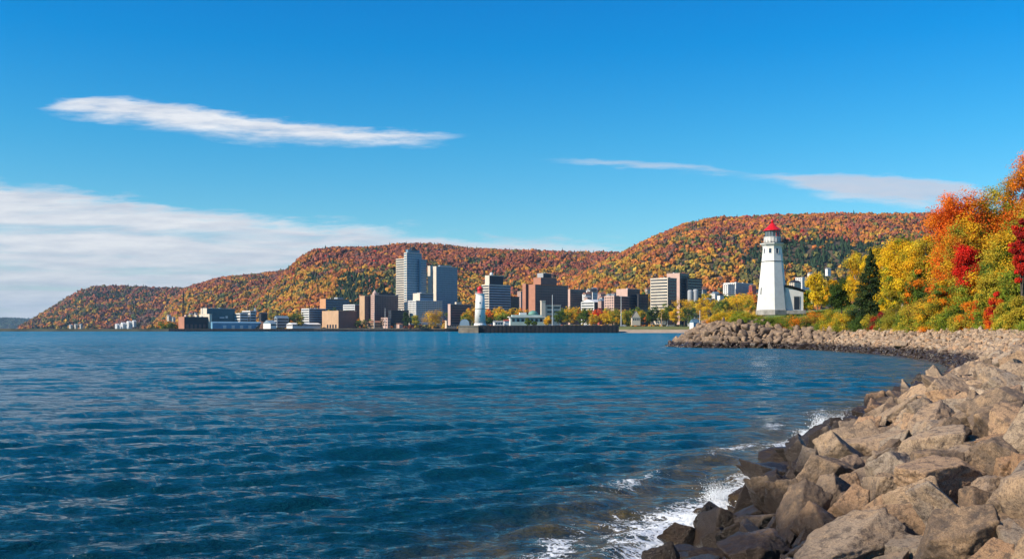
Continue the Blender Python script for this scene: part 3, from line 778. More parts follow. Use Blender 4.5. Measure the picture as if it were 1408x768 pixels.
# ore heap: a real cone of loose material
def heap(label, cx_, d, w, h, col, seed):
    rg = np.random.default_rng(seed); n = 40; rr = np.linspace(0, 1, 14); an = np.linspace(0, 2 * math.pi, n, endpoint=False)
    A, Q = np.meshgrid(an, rr, indexing='ij')
    x = np.cos(A) * Q * w; y = np.sin(A) * Q * w * 0.5; z = h * (1 - Q ** 1.3) * (1 + rg.normal(0, .02, Q.shape)) 
    Fc = grid_faces(n, 14); lastrow = np.arange(13) + (n - 1) * 14
    Fc = np.concatenate([Fc, np.stack([lastrow, lastrow + 1, np.arange(13) + 1, np.arange(13)], 1)])
    o = mesh_np('ore_heap', np.stack([x, y, z], -1).reshape(-1, 3), Fc, plain('ore', col, 0.95, 0.3, 0.3), smooth=True)
    o.location = ((cx_ - CX) / F * d, d, 4.5); tag(o, label, 'heap')
heap('broad brown heap behind the blue quay shed', 358, 1835, 27, 14.0, (0.20, 0.10, 0.06), 2)
r = building('shed', 'low grey shed right of the brown heap', 'shed', at=(384, 1800))
i1 = block(r, 377, 381, 397, 437, 450, 1800, 'grey', win='band', fl=5, parapet=False); gable(r, i1[0], i1[1], i1[2], i1[3], i1[5], 4, RM('bluegrey'), 'x')
r = building('shed', 'long low white shed left of the brown cube on the quay', 'shed', at=(407, 1775))
i1 = block(r, 394, 402, 441, 445.5, 451.3, 1775, 'white', win='wide', fl=4, parapet=False); gable(r, i1[0], i1[1], i1[2], i1[3], i1[5], 2.6, WM('white'), 'x')
r = building('office_building', 'white slab with a bluish side left of the brown cube', at=(425, 1830))
block(r, 414.5, 425, 448, 424.5, 448, 1830, 'steel', 'white', win=('band', 'band'), fl=4.2)
r = building('office_building', 'long blue office block with an end wall painted orange as sunlit', at=(448, 1980))
i1 = block(r, 440, 448, 480, 411, 446, 1980, 'steel', 'orange', win=('band', None), fl=4.5); roofbox(r, i1, .55, .8, .2, .8, 4)
r = building('brown_warehouse', 'plain brown cube building on the quay', 'warehouse', at=(465.5, 1790))
i1 = block(r, 443, 465.5, 490, 427.5, 451, 1790, 'maroon', 'tan', win=None)
for k in range(4):
    MB().box((i1[0] - 0.36, i1[1] + 6 + k * 9, i1[4] + 0.3), (i1[0] - 0.254, i1[1] + 11 + k * 9, i1[4] + 6.5)).build('door', M_GLASSD, r)
r = building('low_building', 'white building with a dark red side behind the brown cube', at=(488, 1880))
block(r, 472, 488, 496, 419, 446, 1880, 'maroon', 'white', win=('grid', 'band'), fl=4)
r = building('low_building', 'dark low block at the foot of the tallest tower', at=(530, 1780))
block(r, 534, 538, 562, 427, 448, 1780, 'dark', win='band', fl=4)
r = building('boiler_house', 'tan quay building with a pink block beside the brown cube', at=(516, 1775))
i1 = block(r, 505, 514, 527, 443, 451, 1775, 'tan', win=('band', 'band'), fl=4, parapet=False); gable(r, i1[0], i1[1], i1[2], i1[3], i1[5], 3, RM('brick'), 'x')
block(r, 524, 533, 537, 437, 451, 1772, 'pink', win='grid', fl=5, part='tall_block')
r = building('shed', 'small pink shed by the dark green tree on the quay', 'shed', at=(548, 1772))
i1 = block(r, 541, 549, 554, 445.5, 451, 1772, 'pink', win=None, parapet=False); gable(r, i1[0], i1[1], i1[2], i1[3], i1[5], 2, RM('brick'), 'x')
r = building('low_building', 'dark maroon block left of the pier lighthouse', at=(619, 1500))
i1 = block(r, 616, 619.5, 648, 418.5, 447, 1500, 'maroon', 'pink', win=('band', None), fl=3.6); roofbox(r, i1, .3, .55, .2, .8, 4, 'cream')
r = building('kiosk', 'small white harbour hut left of the concrete pier end', 'hut', at=(615, 1765), phi=R(25))
i1 = block(r, 612, 614, 628, 441, 451, 1765, 'cream', win=('grid', None), fl=5.5, parapet=True); roofbox(r, i1, .45, .6, .3, .7, 3, 'cream')
r = thing('boat_shed', 'dark arched shed just left of the pier lighthouse', 'shed', (px(638.5, 0, 1040)[0], 1040, 6.6))
b = MB(); n = 10
for k in range(n):
    a0, a1 = math.pi * k / n, math.pi * (k + 1) / n
    b.face((5 * math.cos(a0), 0, 3 + 4.6 * math.sin(a0)), (5 * math.cos(a1), 0, 3 + 4.6 * math.sin(a1)), (5 * math.cos(a1), 9, 3 + 4.6 * math.sin(a1)), (5 * math.cos(a0), 9, 3 + 4.6 * math.sin(a0)))
b.build('roof', WM('dark'), r)
MB().prism([(-4.9, 0.2), (4.9, 0.2), (4.9, 8.8), (-4.9, 8.8)], 0, 3).face(*[(4.9 * math.cos(math.pi * k / n), 0.2, 3 + 4.5 * math.sin(math.pi * k / n)) for k in range(n + 1)]).build('wall', WM('bluegrey'), r)
# right of the pier lighthouse
r = building('office_building', 'grey ribbed office block with white floor bands right of the pier lighthouse', at=(672.5, 1600))
i1 = block(r, 662.5, 672.5, 702, 391.5, 446, 1600, 'bluegrey', 'cream', win=('wide', 'band'), fl=4.0)
i2 = block(r, 667, 673, 692, 379, 391.5, 1606, 'dark', 'cream', win=None, part='plant_storey', zb=i1[5] + 4.9)
lx, ly, wr, wl, z0, zt = i2
MB().ring([(0.5, zt), (2.6, zt + 1.5), (3, zt + 3), (2.4, zt + 5), (0.4, zt + 6)], 10, 0, (lx + wr * .3, ly + wl * .5)).build('radome', WM('white'), r, True)
for k in range(12):
    MB().box((i1[0] + 0.1, i1[1] - 0.4, i1[5] - 1 - k * 4.0), (i1[0] + i1[2] - 0.1, i1[1] - 0.1, i1[5] - 0.2 - k * 4.0)).build('floor_band', WM('white'), r)
r = building('low_building', 'dark block between the ribbed office and the brick complex', at=(704, 1660))
block(r, 700, 702, 714, 408, 446, 1660, 'dark', win='band', fl=4)
r = building('apartment_building', 'pale stepped flats at the left edge of the brick complex', at=(716, 1700))
block(r, 711.5, 716, 720, 401, 446, 1700, 'pink', win='grid', fl=3.4)
r = building('brick_complex', 'big orange brick building with a stepped top in mid skyline', at=(736, 1560))
block(r, 718.5, 723, 730, 390.5, 446, 1572, 'maroon', 'brick', win=None, part='stair_tower')
i1 = block(r, 727, 736, 781, 391.5, 446, 1560, 'maroon', 'brick', win=('grid', None), fl=4.0, bay=5)
i2 = block(r, 733.5, 743.8, 765.5, 382, 391.5, 1566, 'maroon', 'brick', win=None, part='upper_storeys', zb=i1[5] + 4.9)
i3 = block(r, 739, 747, 758, 376, 382, 1572, 'dark', 'grey', win=None, part='plant_storey', zb=i2[5] + 4.9)
r = building('office_building', 'dark low block right of the brick complex', at=(784, 1700))
block(r, 780.5, 784, 806, 398, 446, 1700, 'maroon', 'pink', win=('band', None), fl=3.6)
r = building('gabled_hall', 'white gabled hall with a dark side right of the brick complex', 'hall', at=(817, 1450), phi=R(50))
i1 = block(r, 799, 817, 834, 415, 446, 1450, 'dark', 'white', win=(None, 'band'), fl=3.6, parapet=False); gable(r, i1[0], i1[1], i1[2], i1[3], i1[5], 4, WM('white'), 'x')
r = building('office_building', 'pinkish block with arched front in front of the navy stepped block', at=(844.5, 1400))
block(r, 831, 844.5, 865, 407.5, 446, 1400, 'maroon', 'pink', win=('band', 'grid'), fl=3.6)
r = building('office_building', 'navy stepped office block left of the striped slabs', at=(863, 1480))
block(r, 847.5, 863, 880, 397.5, 446, 1480, 'dark', 'pink', win=('wide', None), fl=3.8)
block(r, 876, 878, 891, 405, 446, 1484, 'dark', win=('wide', None), fl=3.8, part='lower_wing')
r = building('striped_slab', 'cream and brown striped office slab, front one of the pair', 'office block', at=(918.3, 1300), phi=R(46))
block(r, 894.5, 918.3, 930.5, 382.5, 446, 1300, 'maroon', 'cream', win=('wide', 'wide'), fl=3.9)
r = building('striped_slab', 'pinkish office slab with a dark side, rear one of the pair', 'office block', at=(934.7, 1400), phi=R(46))
block(r, 917, 934.7, 947, 376, 446, 1400, 'dark', 'pink', win=('wide', None), fl=3.9)
block(r, 943, 945, 965, 382.5, 446, 1404, 'dark', win=('wide', None), fl=3.9, part='lower_wing')
for q, (cx_, yt) in enumerate([(949, 400), (956.5, 399)]):
    d = 1290; x, _, z = px(cx_, yt, d)
    o = MB().ring([(3.3, 0), (3.3, z - 6.6), (2.6, z - 5.4), (0.2, z - 5.0)], 16, 0).build('storage_tank', WM('grey'), None)
    o.location = (x, d, 6.6); tag(o, ['shorter pale round tank by the rear striped slab', 'taller pale round tank by the rear striped slab'][q], 'tank', 'round tanks')
# pavilion on the waterfront
r = building('pavilion', 'low white lakefront pavilion with a green dome', 'pavilion', phi=R(10), at=(702, 1060))
i1 = block(r, 700, 702, 748, 436, 447.5, 1060, 'sage', 'white', win=('grid', None), fl=6.2, parapet=False, bay=5)
lx, ly, wr, wl, z0, zt = i1
MB().box((lx - 1.5, ly - 1.5, zt), (lx + wr + 1, ly + wl + 1.5, zt + 0.8)).build('eaves', WM('white'), r)
b = MB(); n = 12
b.prism([(lx + 2, ly + 1), (lx + wr - 2, ly + 1), (lx + wr - 2, ly + wl - 1), (lx + 2, ly + wl - 1)], zt + 0.81, zt + 2.6); b.build('upper_roof', WM('sage'), r)
MB().ring([(5.6, zt + 2.6), (5.4, zt + 4), (4, zt + 6), (2, zt + 7), (0.1, zt + 7.4)], 16, 0, (lx + wr * .72, ly + 8)).build('dome', plain('green copper', (0.12, 0.28, 0.22), 0.6), r, True)
MB().box((lx + wr * .3, ly + 4, zt + 2.61), (lx + wr * .5, ly + 9, zt + 5)).build('lantern_storey', WM('white'), r)
r = building('clock_tower', 'small cream tower with a long wing behind the green dome', 'tower', phi=R(15), at=(744, 1200))
i1 = block(r, 743, 744.5, 750, 414, 447, 1200, 'cream', win='grid', fl=6, bay=2.5)
block(r, 750, 751, 771, 420, 447, 1204, 'cream', win='bays', fl=5, part='long_wing')
r = building('small_house', 'low white buildings on the pier right of its lighthouse', at=(680, 1030), phi=R(12))
i1 = block(r, 678, 680, 692, 442.5, 447.8, 1030, 'white', win=('grid', None), fl=3.4, parapet=False, bay=3); gable(r, i1[0], i1[1], i1[2], i1[3], i1[5], 1.3, RM('grey'), 'x')
r = building('small_house', 'white cabin against the left wall of the pavilion', at=(694, 1040), phi=R(12))
i1 = block(r, 692.5, 693.5, 700, 441, 447.8, 1040, 'white', win=('grid', None), fl=3.4, parapet=False, bay=3); gable(r, i1[0], i1[1], i1[2], i1[3], i1[5], 1.6, RM('red'), 'x')
r = building('gable_house', 'cream gabled chapel-like house beside the beach', 'house', phi=R(8), at=(869, 1080))
i1 = block(r, 868, 869, 880.5, 436.5, 447, 1080, 'cream', win=('grid', None), fl=4, parapet=False, bay=2.2)
gable(r, i1[0], i1[1], i1[2], i1[3], i1[5], 7.3, RM('dark'), 'y', 0.3)
MB().face((i1[0], i1[1] - 0.33, i1[5]), (i1[0] + i1[2], i1[1] - 0.33, i1[5]), (i1[0] + i1[2] / 2, i1[1] - 0.33, i1[5] + 7.0)).build('gable_front', WM('cream'), r)
r = building('gable_house', 'blue grey house low behind the rocks near the flagpole', 'house', phi=R(25), at=(953, 600))
i1 = block(r, 951, 954, 961, 443.5, 450, 600, 'bluegrey', 'white', win='grid', fl=2.6, parapet=False, bay=1.6, zb=1.0); gable(r, i1[0], i1[1], i1[2], i1[3], i1[5], 2.2, RM('steel'), 'x', 0.3)
r = building('red_house', 'bright red gabled building among the trees behind the pier', 'house', phi=R(30), at=(824, 1180))
i1 = block(r, 821.5, 824, 828.5, 430, 446, 1180, 'red', win=None, parapet=False); gable(r, i1[0], i1[1], i1[2], i1[3], i1[5], 6, WM('red'), 'x')
# slope buildings seen between the trees
def slope_house(cx_, yt, yb, w_, d, wall, rf, label, flat=False, cat='house', group=None, phi=R(40), name='hillside_house'):
    r = building(name, label, cat, phi=phi, at=(cx_, d), group=group)
    r.location.z = px(0, yb, d)[2]
    i = block(r, cx_ - w_ * .42, cx_, cx_ + w_ * .58, yt, yb + 3, d, wall, 'white' if wall == 'bluegrey' else None, win='grid', fl=2.9, parapet=flat, bay=3.4)
    if not flat: gable(r, i[0], i[1], i[2], i[3], i[5], 0.28 * i[3] + 1, rf, 'x', 0.4)
    return r, i
slope_house(1012, 389, 404, 40, 1500, 'bluegrey', None, 'long terraced white and blue building on the slope left of the lighthouse', True, 'building', phi=R(48), name='terraced_building')
slope_house(1001, 391.5, 404, 16, 1480, 'white', None, 'white flat roofed block at the left end of the terraced building', True, 'building', name='terraced_building')
slope_house(983, 403, 412, 10, 1400, 'white', RM('bluegrey'), 'small white house left of the terraced slope building')
slope_house(990, 406, 415, 9, 1380, 'white', RM('dark'), 'white house with a dark roof below the terraced slope building')
slope_house(1034, 393, 406, 10, 1500, 'red', RM('brick'), 'dull red house right of the terraced slope building')
slope_house(1103, 382, 398, 22, 1500, 'white', None, 'white stepped flats just right of the lighthouse', True, 'building', name='hillside_flats')
slope_house(1092, 388, 401, 16, 1470, 'cream', RM('dark'), 'cream block below the stepped flats right of the lighthouse', name='hillside_flats', cat='building')
slope_house(1114, 376, 389, 9, 1550, 'white', RM('grey'), 'white house above the stepped flats right of the lighthouse')
slope_house(1138, 369.5, 376, 8, 1650, 'white', RM('grey'), 'lone white house high on the slope above the yellow tree')
slope_house(811, 399, 405, 12, 1950, 'white', RM('grey'), 'white house on the slope right of the brick complex')
slope_house(826, 404, 412, 12, 1850, 'pink', RM('brick'), 'pink house on the slope above the white gabled hall')
slope_house(838, 406, 414, 12, 1800, 'white', RM('grey'), 'white house on the slope above the pinkish block')
slope_house(776, 407, 415, 9, 1750, 'white', RM('dark'), 'white house tucked behind the right end of the brick complex')
slope_house(890, 397, 402, 8, 1800, 'cream', RM('brick'), 'cream house on the slope left of the striped slab')
for k, (cx_, yt, yb, w_) in enumerate([(161, 446.5, 451, 7), (169, 445, 450.5, 8), (177, 443, 449, 8), (184, 441.5, 446, 6), (166, 449, 452, 9), (176, 449.5, 452, 7)]):
    slope_house(cx_, yt, yb, w_, 4080, 'white', WM('white'), 'tiny white shore house below the far left headland', False, 'house', 'shore houses at the headland', R(50), 'shore_house')
for k, (cx_, yt, yb, w_) in enumerate([(97, 447, 449.5, 5), (104, 446.5, 449, 5), (111, 446, 448.5, 4)]):
    slope_house(cx_, yt, yb, w_, 4080, 'cream', WM('grey'), 'pale speck of a house in the woods of the headland', False, 'house', 'houses in the headland woods', R(50), 'shore_house')
for k, (cx_, yt, yb, w_) in enumerate([(232, 434, 438, 6), (238, 437, 441, 6), (262, 432, 435, 6), (269, 431, 434, 5)]):
    slope_house(cx_, yt, yb, w_, 2600, 'cream', RM('grey'), 'small pale house on the slope behind the dock warehouse', False, 'house', 'houses behind the dock', R(50))

rq = random.Random(11)
for k in range(30):
    u = rq.choice([rq.uniform(765, 895), rq.uniform(965, 1045), rq.uniform(1085, 1130)]); yy = rq.uniform(396, 416) if u < 960 else rq.uniform(392, 414)
    dd = 1330 + (418 - yy) * 22 if u < 960 else 1200 + (418 - yy) * 20
    slope_house(u, yy, yy + rq.uniform(5, 8), rq.uniform(7, 12), dd, rq.choice(['white', 'cream', 'white', 'pink', 'grey', 'tan']), RM(rq.choice(['dark', 'brick', 'grey', 'bluegrey'])),
                'small pale house half hidden by autumn trees on the lower slope', False, 'house', 'small houses on the lower slope', R(rq.uniform(25, 55)))
# ------------------------------------------------------------------ poles, cars, boats
def pole(cx_, yt, yb, d, label, r0=0.35, name='flagpole', mat='white'):
    x, _, zt = px(cx_, yt, d); zb = px(0, yb, d)[2]
    o = thing(name, label, 'pole', (x, d, zb))
    MB().tube((0, 0, 0), (0, 0, zt - zb), r0, r0 * 0.6, 8).build('pole', WM(mat), o)
    MB().ring([(0.1, zt - zb), (r0 * 1.3, zt - zb + .4), (0.1, zt - zb + .9)], 8).build('finial', WM(mat), o, True)
    MB().ring([(r0 * 2.4, 0), (r0 * 2.4, 0.6), (r0 * 1.6, 0.9)], 8).build('base', WM('grey'), o)
pole(759.5, 406.5, 448, 1015, 'tall white flagpole on the pier right of the green dome')
pole(854, 408, 448, 1015, 'tall white flagpole on the right end of the pier')
pole(962.3, 429, 450, 600, 'white flagpole behind the left end of the rock point', 0.2)
pole(909.7, 431, 448, 1060, 'wooden pole on the lawn behind the beach', 0.35, 'utility_pole', 'tan')
pole(529.5, 424, 451, 1768, 'slim pale mast on the quay before the hotel', 0.45, 'mast')
pole(514.5, 430, 451, 1768, 'short pale mast on the quay left of the pink block', 0.45, 'mast')

def car(cx_, d, zg, label, col, rz):
    o = thing('parked_car', label, 'car', ((cx_ - CX) / F * d, d, zg), rz)
    b = MB(); L = [(-2.2, .35), (-2.2, .85), (-1.3, .98), (-.7, 1.42), (.9, 1.42), (1.6, .98), (2.2, .85), (2.2, .35)]
    i = len(b.v); n = len(L)
    b.v += [(x, -.85, z) for x, z in L] + [(x, .85, z) for x, z in L]
    b.f.append(tuple(range(n))); b.f.append(tuple(range(n, 2 * n))[::-1])
    for k in range(n): b.f.append((k, n + k, n + (k + 1) % n, (k + 1) % n))
    b.build('body', WM(col), o)
    MB().box((-.95, -.87, 1.0), (1.2, -.852, 1.34)).build('window', M_GLASSD, o)
    for x in (-1.4, 1.4):
        m = MB().tube((x, -.9, .33), (x, -.7, .33), .33, .33, 12).build('wheel', WM('dark'), o)
for cx_, lb, c in [(919, 'white car parked at the lawn edge, left of the two', 'white'), (925.5, 'pale grey car parked at the lawn edge, right of the two', 'grey'),
                   (806, 'white car parked under the trees by the red building', 'white'), (858, 'white car parked right of the pier flagpole', 'white')]:
    car(cx_, 1064 if cx_ > 900 else 1030, 6.67 if cx_ > 900 else 7.0 if cx_ < 850 else 6.65, lb, c, R(5))

# ------------------------------------------------------------------ lighthouses
M_LHW = plain('white painted masonry', (0.70, 0.68, 0.63), 0.55, 0.07, 0.9, bump=0.2)
M_LHR = plain('red lantern paint', (0.62, 0.012, 0.015), 0.35, 0.12, 1.0)
M_BLK = plain('black iron', (0.012, 0.013, 0.016), 0.5, 0.3, 2)
M_STONE = plain('grey stone base', (0.33, 0.31, 0.28), 0.9, 0.25, 1)
def lamp_glass():
    m, t, p, o = new_mat('lantern glass'); p.inputs['Base Color'].default_value = (0.35, 0.45, 0.5, 1); p.inputs['Roughness'].default_value = 0.05
    p.inputs['Transmission Weight'].default_value = 0.65; p.inputs['IOR'].default_value = 1.1; return m
M_LG = lamp_glass()
LD = 215.0; S = LD / F                                                        # metres per photo pixel at the lighthouse
lx0, _, lz0 = px(1062, 426, LD)
lh = thing('lighthouse', 'white octagonal lighthouse with a red lantern roof on the rock point', 'lighthouse', (lx0, LD, lz0 - 0.25))
hz = lambda y: (426 - y) * S + 0.1
rot8 = R(-90 + 17 - 22.5)
MB().ring([(22.4 * S, -0.8), (22.4 * S, hz(425.2)), (21.6 * S, hz(424.8))], 8, rot8).build('plinth', M_STONE, lh)
MB().ring([(21.3 * S, hz(424.8)), (12.9 * S, hz(341.5))], 8, rot8).build('tower', M_LHW, lh)
MB().ring([(14.9 * S, hz(359.2)), (14.9 * S, hz(358.2))], 8, rot8).build('string_course', M_BLK, lh)
MB().ring([(12.95 * S, hz(341.5)), (13.3 * S, hz(338)), (15.6 * S, hz(335.5)), (16.8 * S, hz(335)), (16.8 * S, hz(333.6))], 8, rot8).build('cornice', M_LHW, lh)
MB().ring([(17.2 * S, hz(333.6)), (17.2 * S, hz(332.8))], 8, rot8).build('gallery_deck', M_BLK, lh)
MB().ring([(11.8 * S, hz(332.8)), (11.5 * S, hz(325.6)), (12.0 * S, hz(325.5)), (12.0 * S, hz(324.9))], 16, rot8).build('lantern_base', M_LHW, lh)
MB().ring([(10.0 * S, hz(324.9)), (10.0 * S, hz(316.0))], 16, rot8).build('lantern_glazing', M_LG, lh)
for k in range(16):
    a = rot8 + 2 * math.pi * k / 16
    x, y = 10.15 * S * math.cos(a), 10.15 * S * math.sin(a)
    MB().tube((x, y, hz(324.9)), (x, y, hz(316)), 0.055, 0.055, 4).build('glazing_bar', M_LHR if -80 < math.degrees(a) % 360 - 360 < 20 else M_BLK, lh)
lr = MB()
for k in range(16):
    a0, a1 = rot8 + 2 * math.pi * k / 16, rot8 + 2 * math.pi * (k + 1) / 16
    am = math.degrees((a0 + a1) / 2); am = (am + 180) % 360 - 180
    if -80 < am < 45:
        q = 9.7 * S; lr.face((q * math.cos(a0 + .06), q * math.sin(a0 + .06), hz(324.9)), (q * math.cos(a1 - .06), q * math.sin(a1 - .06), hz(324.9)), (q * math.cos(a1 - .06), q * math.sin(a1 - .06), hz(316.5)), (q * math.cos(a0 + .06), q * math.sin(a0 + .06), hz(316.5)))
lr.build('red_blind', M_LHR, lh)
MB().ring([(0.35, hz(325)), (0.55, hz(322)), (0.55, hz(319)), (0.3, hz(317))], 12).build('lamp', plain('lens', (0.7, 0.75, 0.7), 0.2), lh, True)
rf = MB().ring([(12.4 * S, hz(316.3)), (12.4 * S, hz(315.5)), (7.0 * S, hz(311.0)), (3.6 * S, hz(307.5)), (2.0 * S, hz(305.6))], 16, rot8).build('lantern_roof', M_LHR, lh)
MB().ring([(1.0 * S, hz(305.6)), (1.1 * S, hz(304.8)), (2.1 * S, hz(303.6)), (2.1 * S, hz(302.6)), (1.0 * S, hz(301.6)), (0.4 * S, hz(301)), (0.15 * S, hz(299.6))], 12).build('finial', M_LHR, rf, True)
b = MB()
for k in range(24):
    a = rot8 + 2 * math.pi * k / 24; x, y = 16.4 * S * math.cos(a), 16.4 * S * math.sin(a)
    b.tube((x, y, hz(332.8)), (x, y, hz(327.2)), 0.045, 0.045, 4)
for q in (327.4, 329.5, 331.2):
    for k in range(24):
        a, a2 = rot8 + 2 * math.pi * k / 24, rot8 + 2 * math.pi * (k + 1) / 24
        b.tube((16.4 * S * math.cos(a), 16.4 * S * math.sin(a), hz(q)), (16.4 * S * math.cos(a2), 16.4 * S * math.sin(a2), hz(q)), 0.02, 0.02, 4)
b.build('railing', M_BLK, lh)
MB().box((13.5 * S, -1.0, hz(334)), (20.6 * S, 0.9, hz(332.6))).box((17.3 * S, -0.8, hz(332.6)), (17.8 * S, 0.8, hz(327))).box((18.6 * S, -0.85, hz(332.6)), (20.2 * S, 0.85, hz(328.4))).build('side_platform', M_BLK, lh)
def facet_window(az_deg, yc, w_, h_, off=0.0, name='window'):
    """window standing on an octagon facet; az 0 faces the camera, positive to the right"""
    t_ = (423 - yc) / (423 - 341.5); ap = (21.2 + (12.9 - 21.2) * t_) * S * math.cos(math.pi / 8)
    a = R(-90 + az_deg); c, s_ = math.cos(a), math.sin(a); zc = hz(yc)
    lean = (21.2 - 12.9) * S * math.cos(math.pi / 8) / (81.5 * S)
    b = MB()
    def P(u, v, o_): return ((ap + o_ - v * lean) * c - (u + off) * s_, (ap + o_ - v * lean) * s_ + (u + off) * c, zc + v)
    hw, hh = w_ / 2, h_ / 2
    for (u0, u1, v0, v1, o0, o1, tgt) in ((-hw, hw, -hh, hh, -0.1, 0.02, 'g'),):
        arch = [(-hw, -hh), (hw, -hh), (hw, hh * .6), (hw * .7, hh * .9), (0, hh), (-hw * .7, hh * .9), (-hw, hh * .6)]
        b.face(*[P(u, v, 0.02) for u, v in arch])
    o = b.build(name, M_GLASSD, lh)
    fr = MB(); q = 0.09
    outer = [(u * (1 + 2 * q / w_), v * (1 + 2 * q / h_)) for u, v in arch]
    for k in range(len(arch)):
        k2 = (k + 1) % len(arch)
        fr.face(P(*outer[k], 0.06), P(*outer[k2], 0.06), P(*arch[k2], 0.06), P(*arch[k], 0.06)); fr.face(P(*arch[k], 0.06), P(*arch[k2], 0.06), P(*arch[k2], 0.0), P(*arch[k], 0.0))
    fr.build('window_frame', M_LHW, o)
facet_window(-28, 343.5, 0.50, 1.15); facet_window(17, 344, 0.52, 1.2); facet_window(-73, 344, 0.4, 1.0)
facet_window(-73, 399, 0.35, 1.5); facet_window(62, 398, 0.5, 0.8); facet_window(62, 412, 0.5, 0.9)
# keeper's annex
an = MB(); ax0, ax1 = 15 * S, 39.6 * S
an.box((ax0, -1.6, -0.6), (ax1, 2.4, hz(400.5)))
an.face((ax0, -1.6, hz(400.5)), (ax1, -1.6, hz(400.5)), (ax0, -1.6, hz(394))); an.build('annex_wall', M_LHW, lh)
b = MB(); n = 6; prof = [(ax0 + (ax1 + 0.35 - ax0) * k / n, hz(393) + (hz(400.5) - hz(393)) * (k / n) ** 1.6) for k in range(n + 1)]
for (x0, z0_), (x1, z1_) in zip(prof[:-1], prof[1:]):
    A = [(x0, -1.95, z0_), (x1, -1.95, z1_), (x1, 2.7, z1_), (x0, 2.7, z0_)]; B = [(x, y, z + 0.30) for x, y, z in A]
    b.face(*B); b.face(*A[::-1]); b.face(A[0], A[1], B[1], B[0]); b.face(A[2], A[3], B[3], B[2])
b.face((prof[-1][0], -1.95, prof[-1][1]), (prof[-1][0], 2.7, prof[-1][1]), (prof[-1][0], 2.7, prof[-1][1] + .3), (prof[-1][0], -1.95, prof[-1][1] + .3))
b.build('annex_roof', M_BLK, lh)
dr = MB().box((27 * S, -1.68, hz(424.4)), (34.2 * S, -1.605, hz(407.5))).build('door', plain('dark door', (0.02, 0.03, 0.045), 0.5), lh)
MB().box((26.4 * S, -1.70, hz(424.4)), (26.95 * S, -1.606, hz(407))).box((34.25 * S, -1.70, hz(424.4)), (34.8 * S, -1.606, hz(407))).box((26.4 * S, -1.70, hz(407)), (34.8 * S, -1.606, hz(406.2))).build('door_frame', M_STONE, dr)
MB().box((ax0 - 1, -2.6, -0.6), (ax1 + .3, -1.7, 0.12)).build('step', M_STONE, lh)

PD = 1003.0; S2 = PD / F
x, _, z = px(660, 447.8, PD)
sl = thing('lighthouse', 'small white round lighthouse with a red dome at the pier end', 'lighthouse', (x, PD + 4, 7.0))
h2 = lambda y: (447.4 - y) * S2
MB().ring([(8.6 * S2, 0), (8.6 * S2, h2(445.5)), (7.9 * S2, h2(444))], 16).build('plinth', WM('white'), sl)
MB().ring([(7.7 * S2, h2(444)), (6.9 * S2, h2(425)), (6.0 * S2, h2(405))], 20).build('tower', M_LHW, sl, True)
MB().ring([(7.2 * S2, h2(424.6)), (7.2 * S2, h2(423.4))], 20).build('string_course', M_STONE, sl)
MB().ring([(6.0 * S2, h2(405)), (7.0 * S2, h2(403.6)), (7.0 * S2, h2(402.9))], 20).build('gallery_deck', WM('white'), sl)
MB().ring([(3.9 * S2, h2(402.9)), (3.9 * S2, h2(400.5))], 16).build('lantern_base', M_LHR, sl)
MB().ring([(3.6 * S2, h2(400.5)), (3.6 * S2, h2(397.6))], 16).build('lantern_glazing', M_LHR, sl)
MB().ring([(4.6 * S2, h2(397.6)), (4.4 * S2, h2(396)), (3.2 * S2, h2(394.2)), (1.2 * S2, h2(393.2)), (0.2, h2(392))], 16).build('lantern_roof', M_LHR, sl, True)
b = MB()
for k in range(16):
    a = math.pi * k / 8; b.tube((6.6 * S2 * math.cos(a), 6.6 * S2 * math.sin(a), h2(402.9)), (6.6 * S2 * math.cos(a), 6.6 * S2 * math.sin(a), h2(400.8)), 0.08, 0.08, 4)
    a2 = a + math.pi / 8; b.tube((6.6 * S2 * math.cos(a), 6.6 * S2 * math.sin(a), h2(400.8)), (6.6 * S2 * math.cos(a2), 6.6 * S2 * math.sin(a2), h2(400.8)), 0.07, 0.07, 4)
b.build('railing', WM('white'), sl)
for yy in (434, 416):
    MB().box((-0.5, -(7.4 if yy > 425 else 6.55) * S2 - 0.05, h2(yy) - 0.8), (0.5, -6.0 * S2, h2(yy) + 0.8)).build('window', M_GLASSD, sl)

# ------------------------------------------------------------------ trees
def tube_path(b, pts, r0, r1, n=6):
    m = len(pts) - 1
    for k in range(m):
        b.tube(pts[k], pts[k + 1], r0 + (r1 - r0) * k / m, r0 + (r1 - r0) * (k + 1) / m, n)

def leaves(centers, radii, ccols, per, size, rng, up=0.35):
    n = len(centers) * per
    d = rng.normal(size=(n, 3)); d /= np.linalg.norm(d, axis=1, keepdims=True)
    rad = rng.uniform(0, 1, n) ** 0.55 * 1.1
    ci = np.repeat(np.arange(len(centers)), per)
    P = centers[ci] + d * radii[ci] * rad[:, None]
    nrm = d + rng.normal(0, 0.42, (n, 3)) + np.array([0, 0, up]) + np.array(sd) * 0.55; nrm /= np.linalg.norm(nrm, axis=1, keepdims=True)
    u = np.cross(nrm, rng.normal(size=(n, 3))); u /= np.linalg.norm(u, axis=1, keepdims=True); v = np.cross(nrm, u)
    s = size * rng.uniform(0.55, 1.3, (n, 1))
    q = np.stack([P - u * s, P - v * s * 0.55 + nrm * s * .15, P + u * s, P + v * s * 0.55 - nrm * s * .1], 1)
    C = ccols[ci] * rng.uniform(0.68, 1.28, (n, 1)) * rng.uniform(0.9, 1.1, (n, 3))
    return q.reshape(-1, 3), np.arange(n * 4).reshape(-1, 4), np.repeat(np.clip(C, 0, 1), 4, 0)

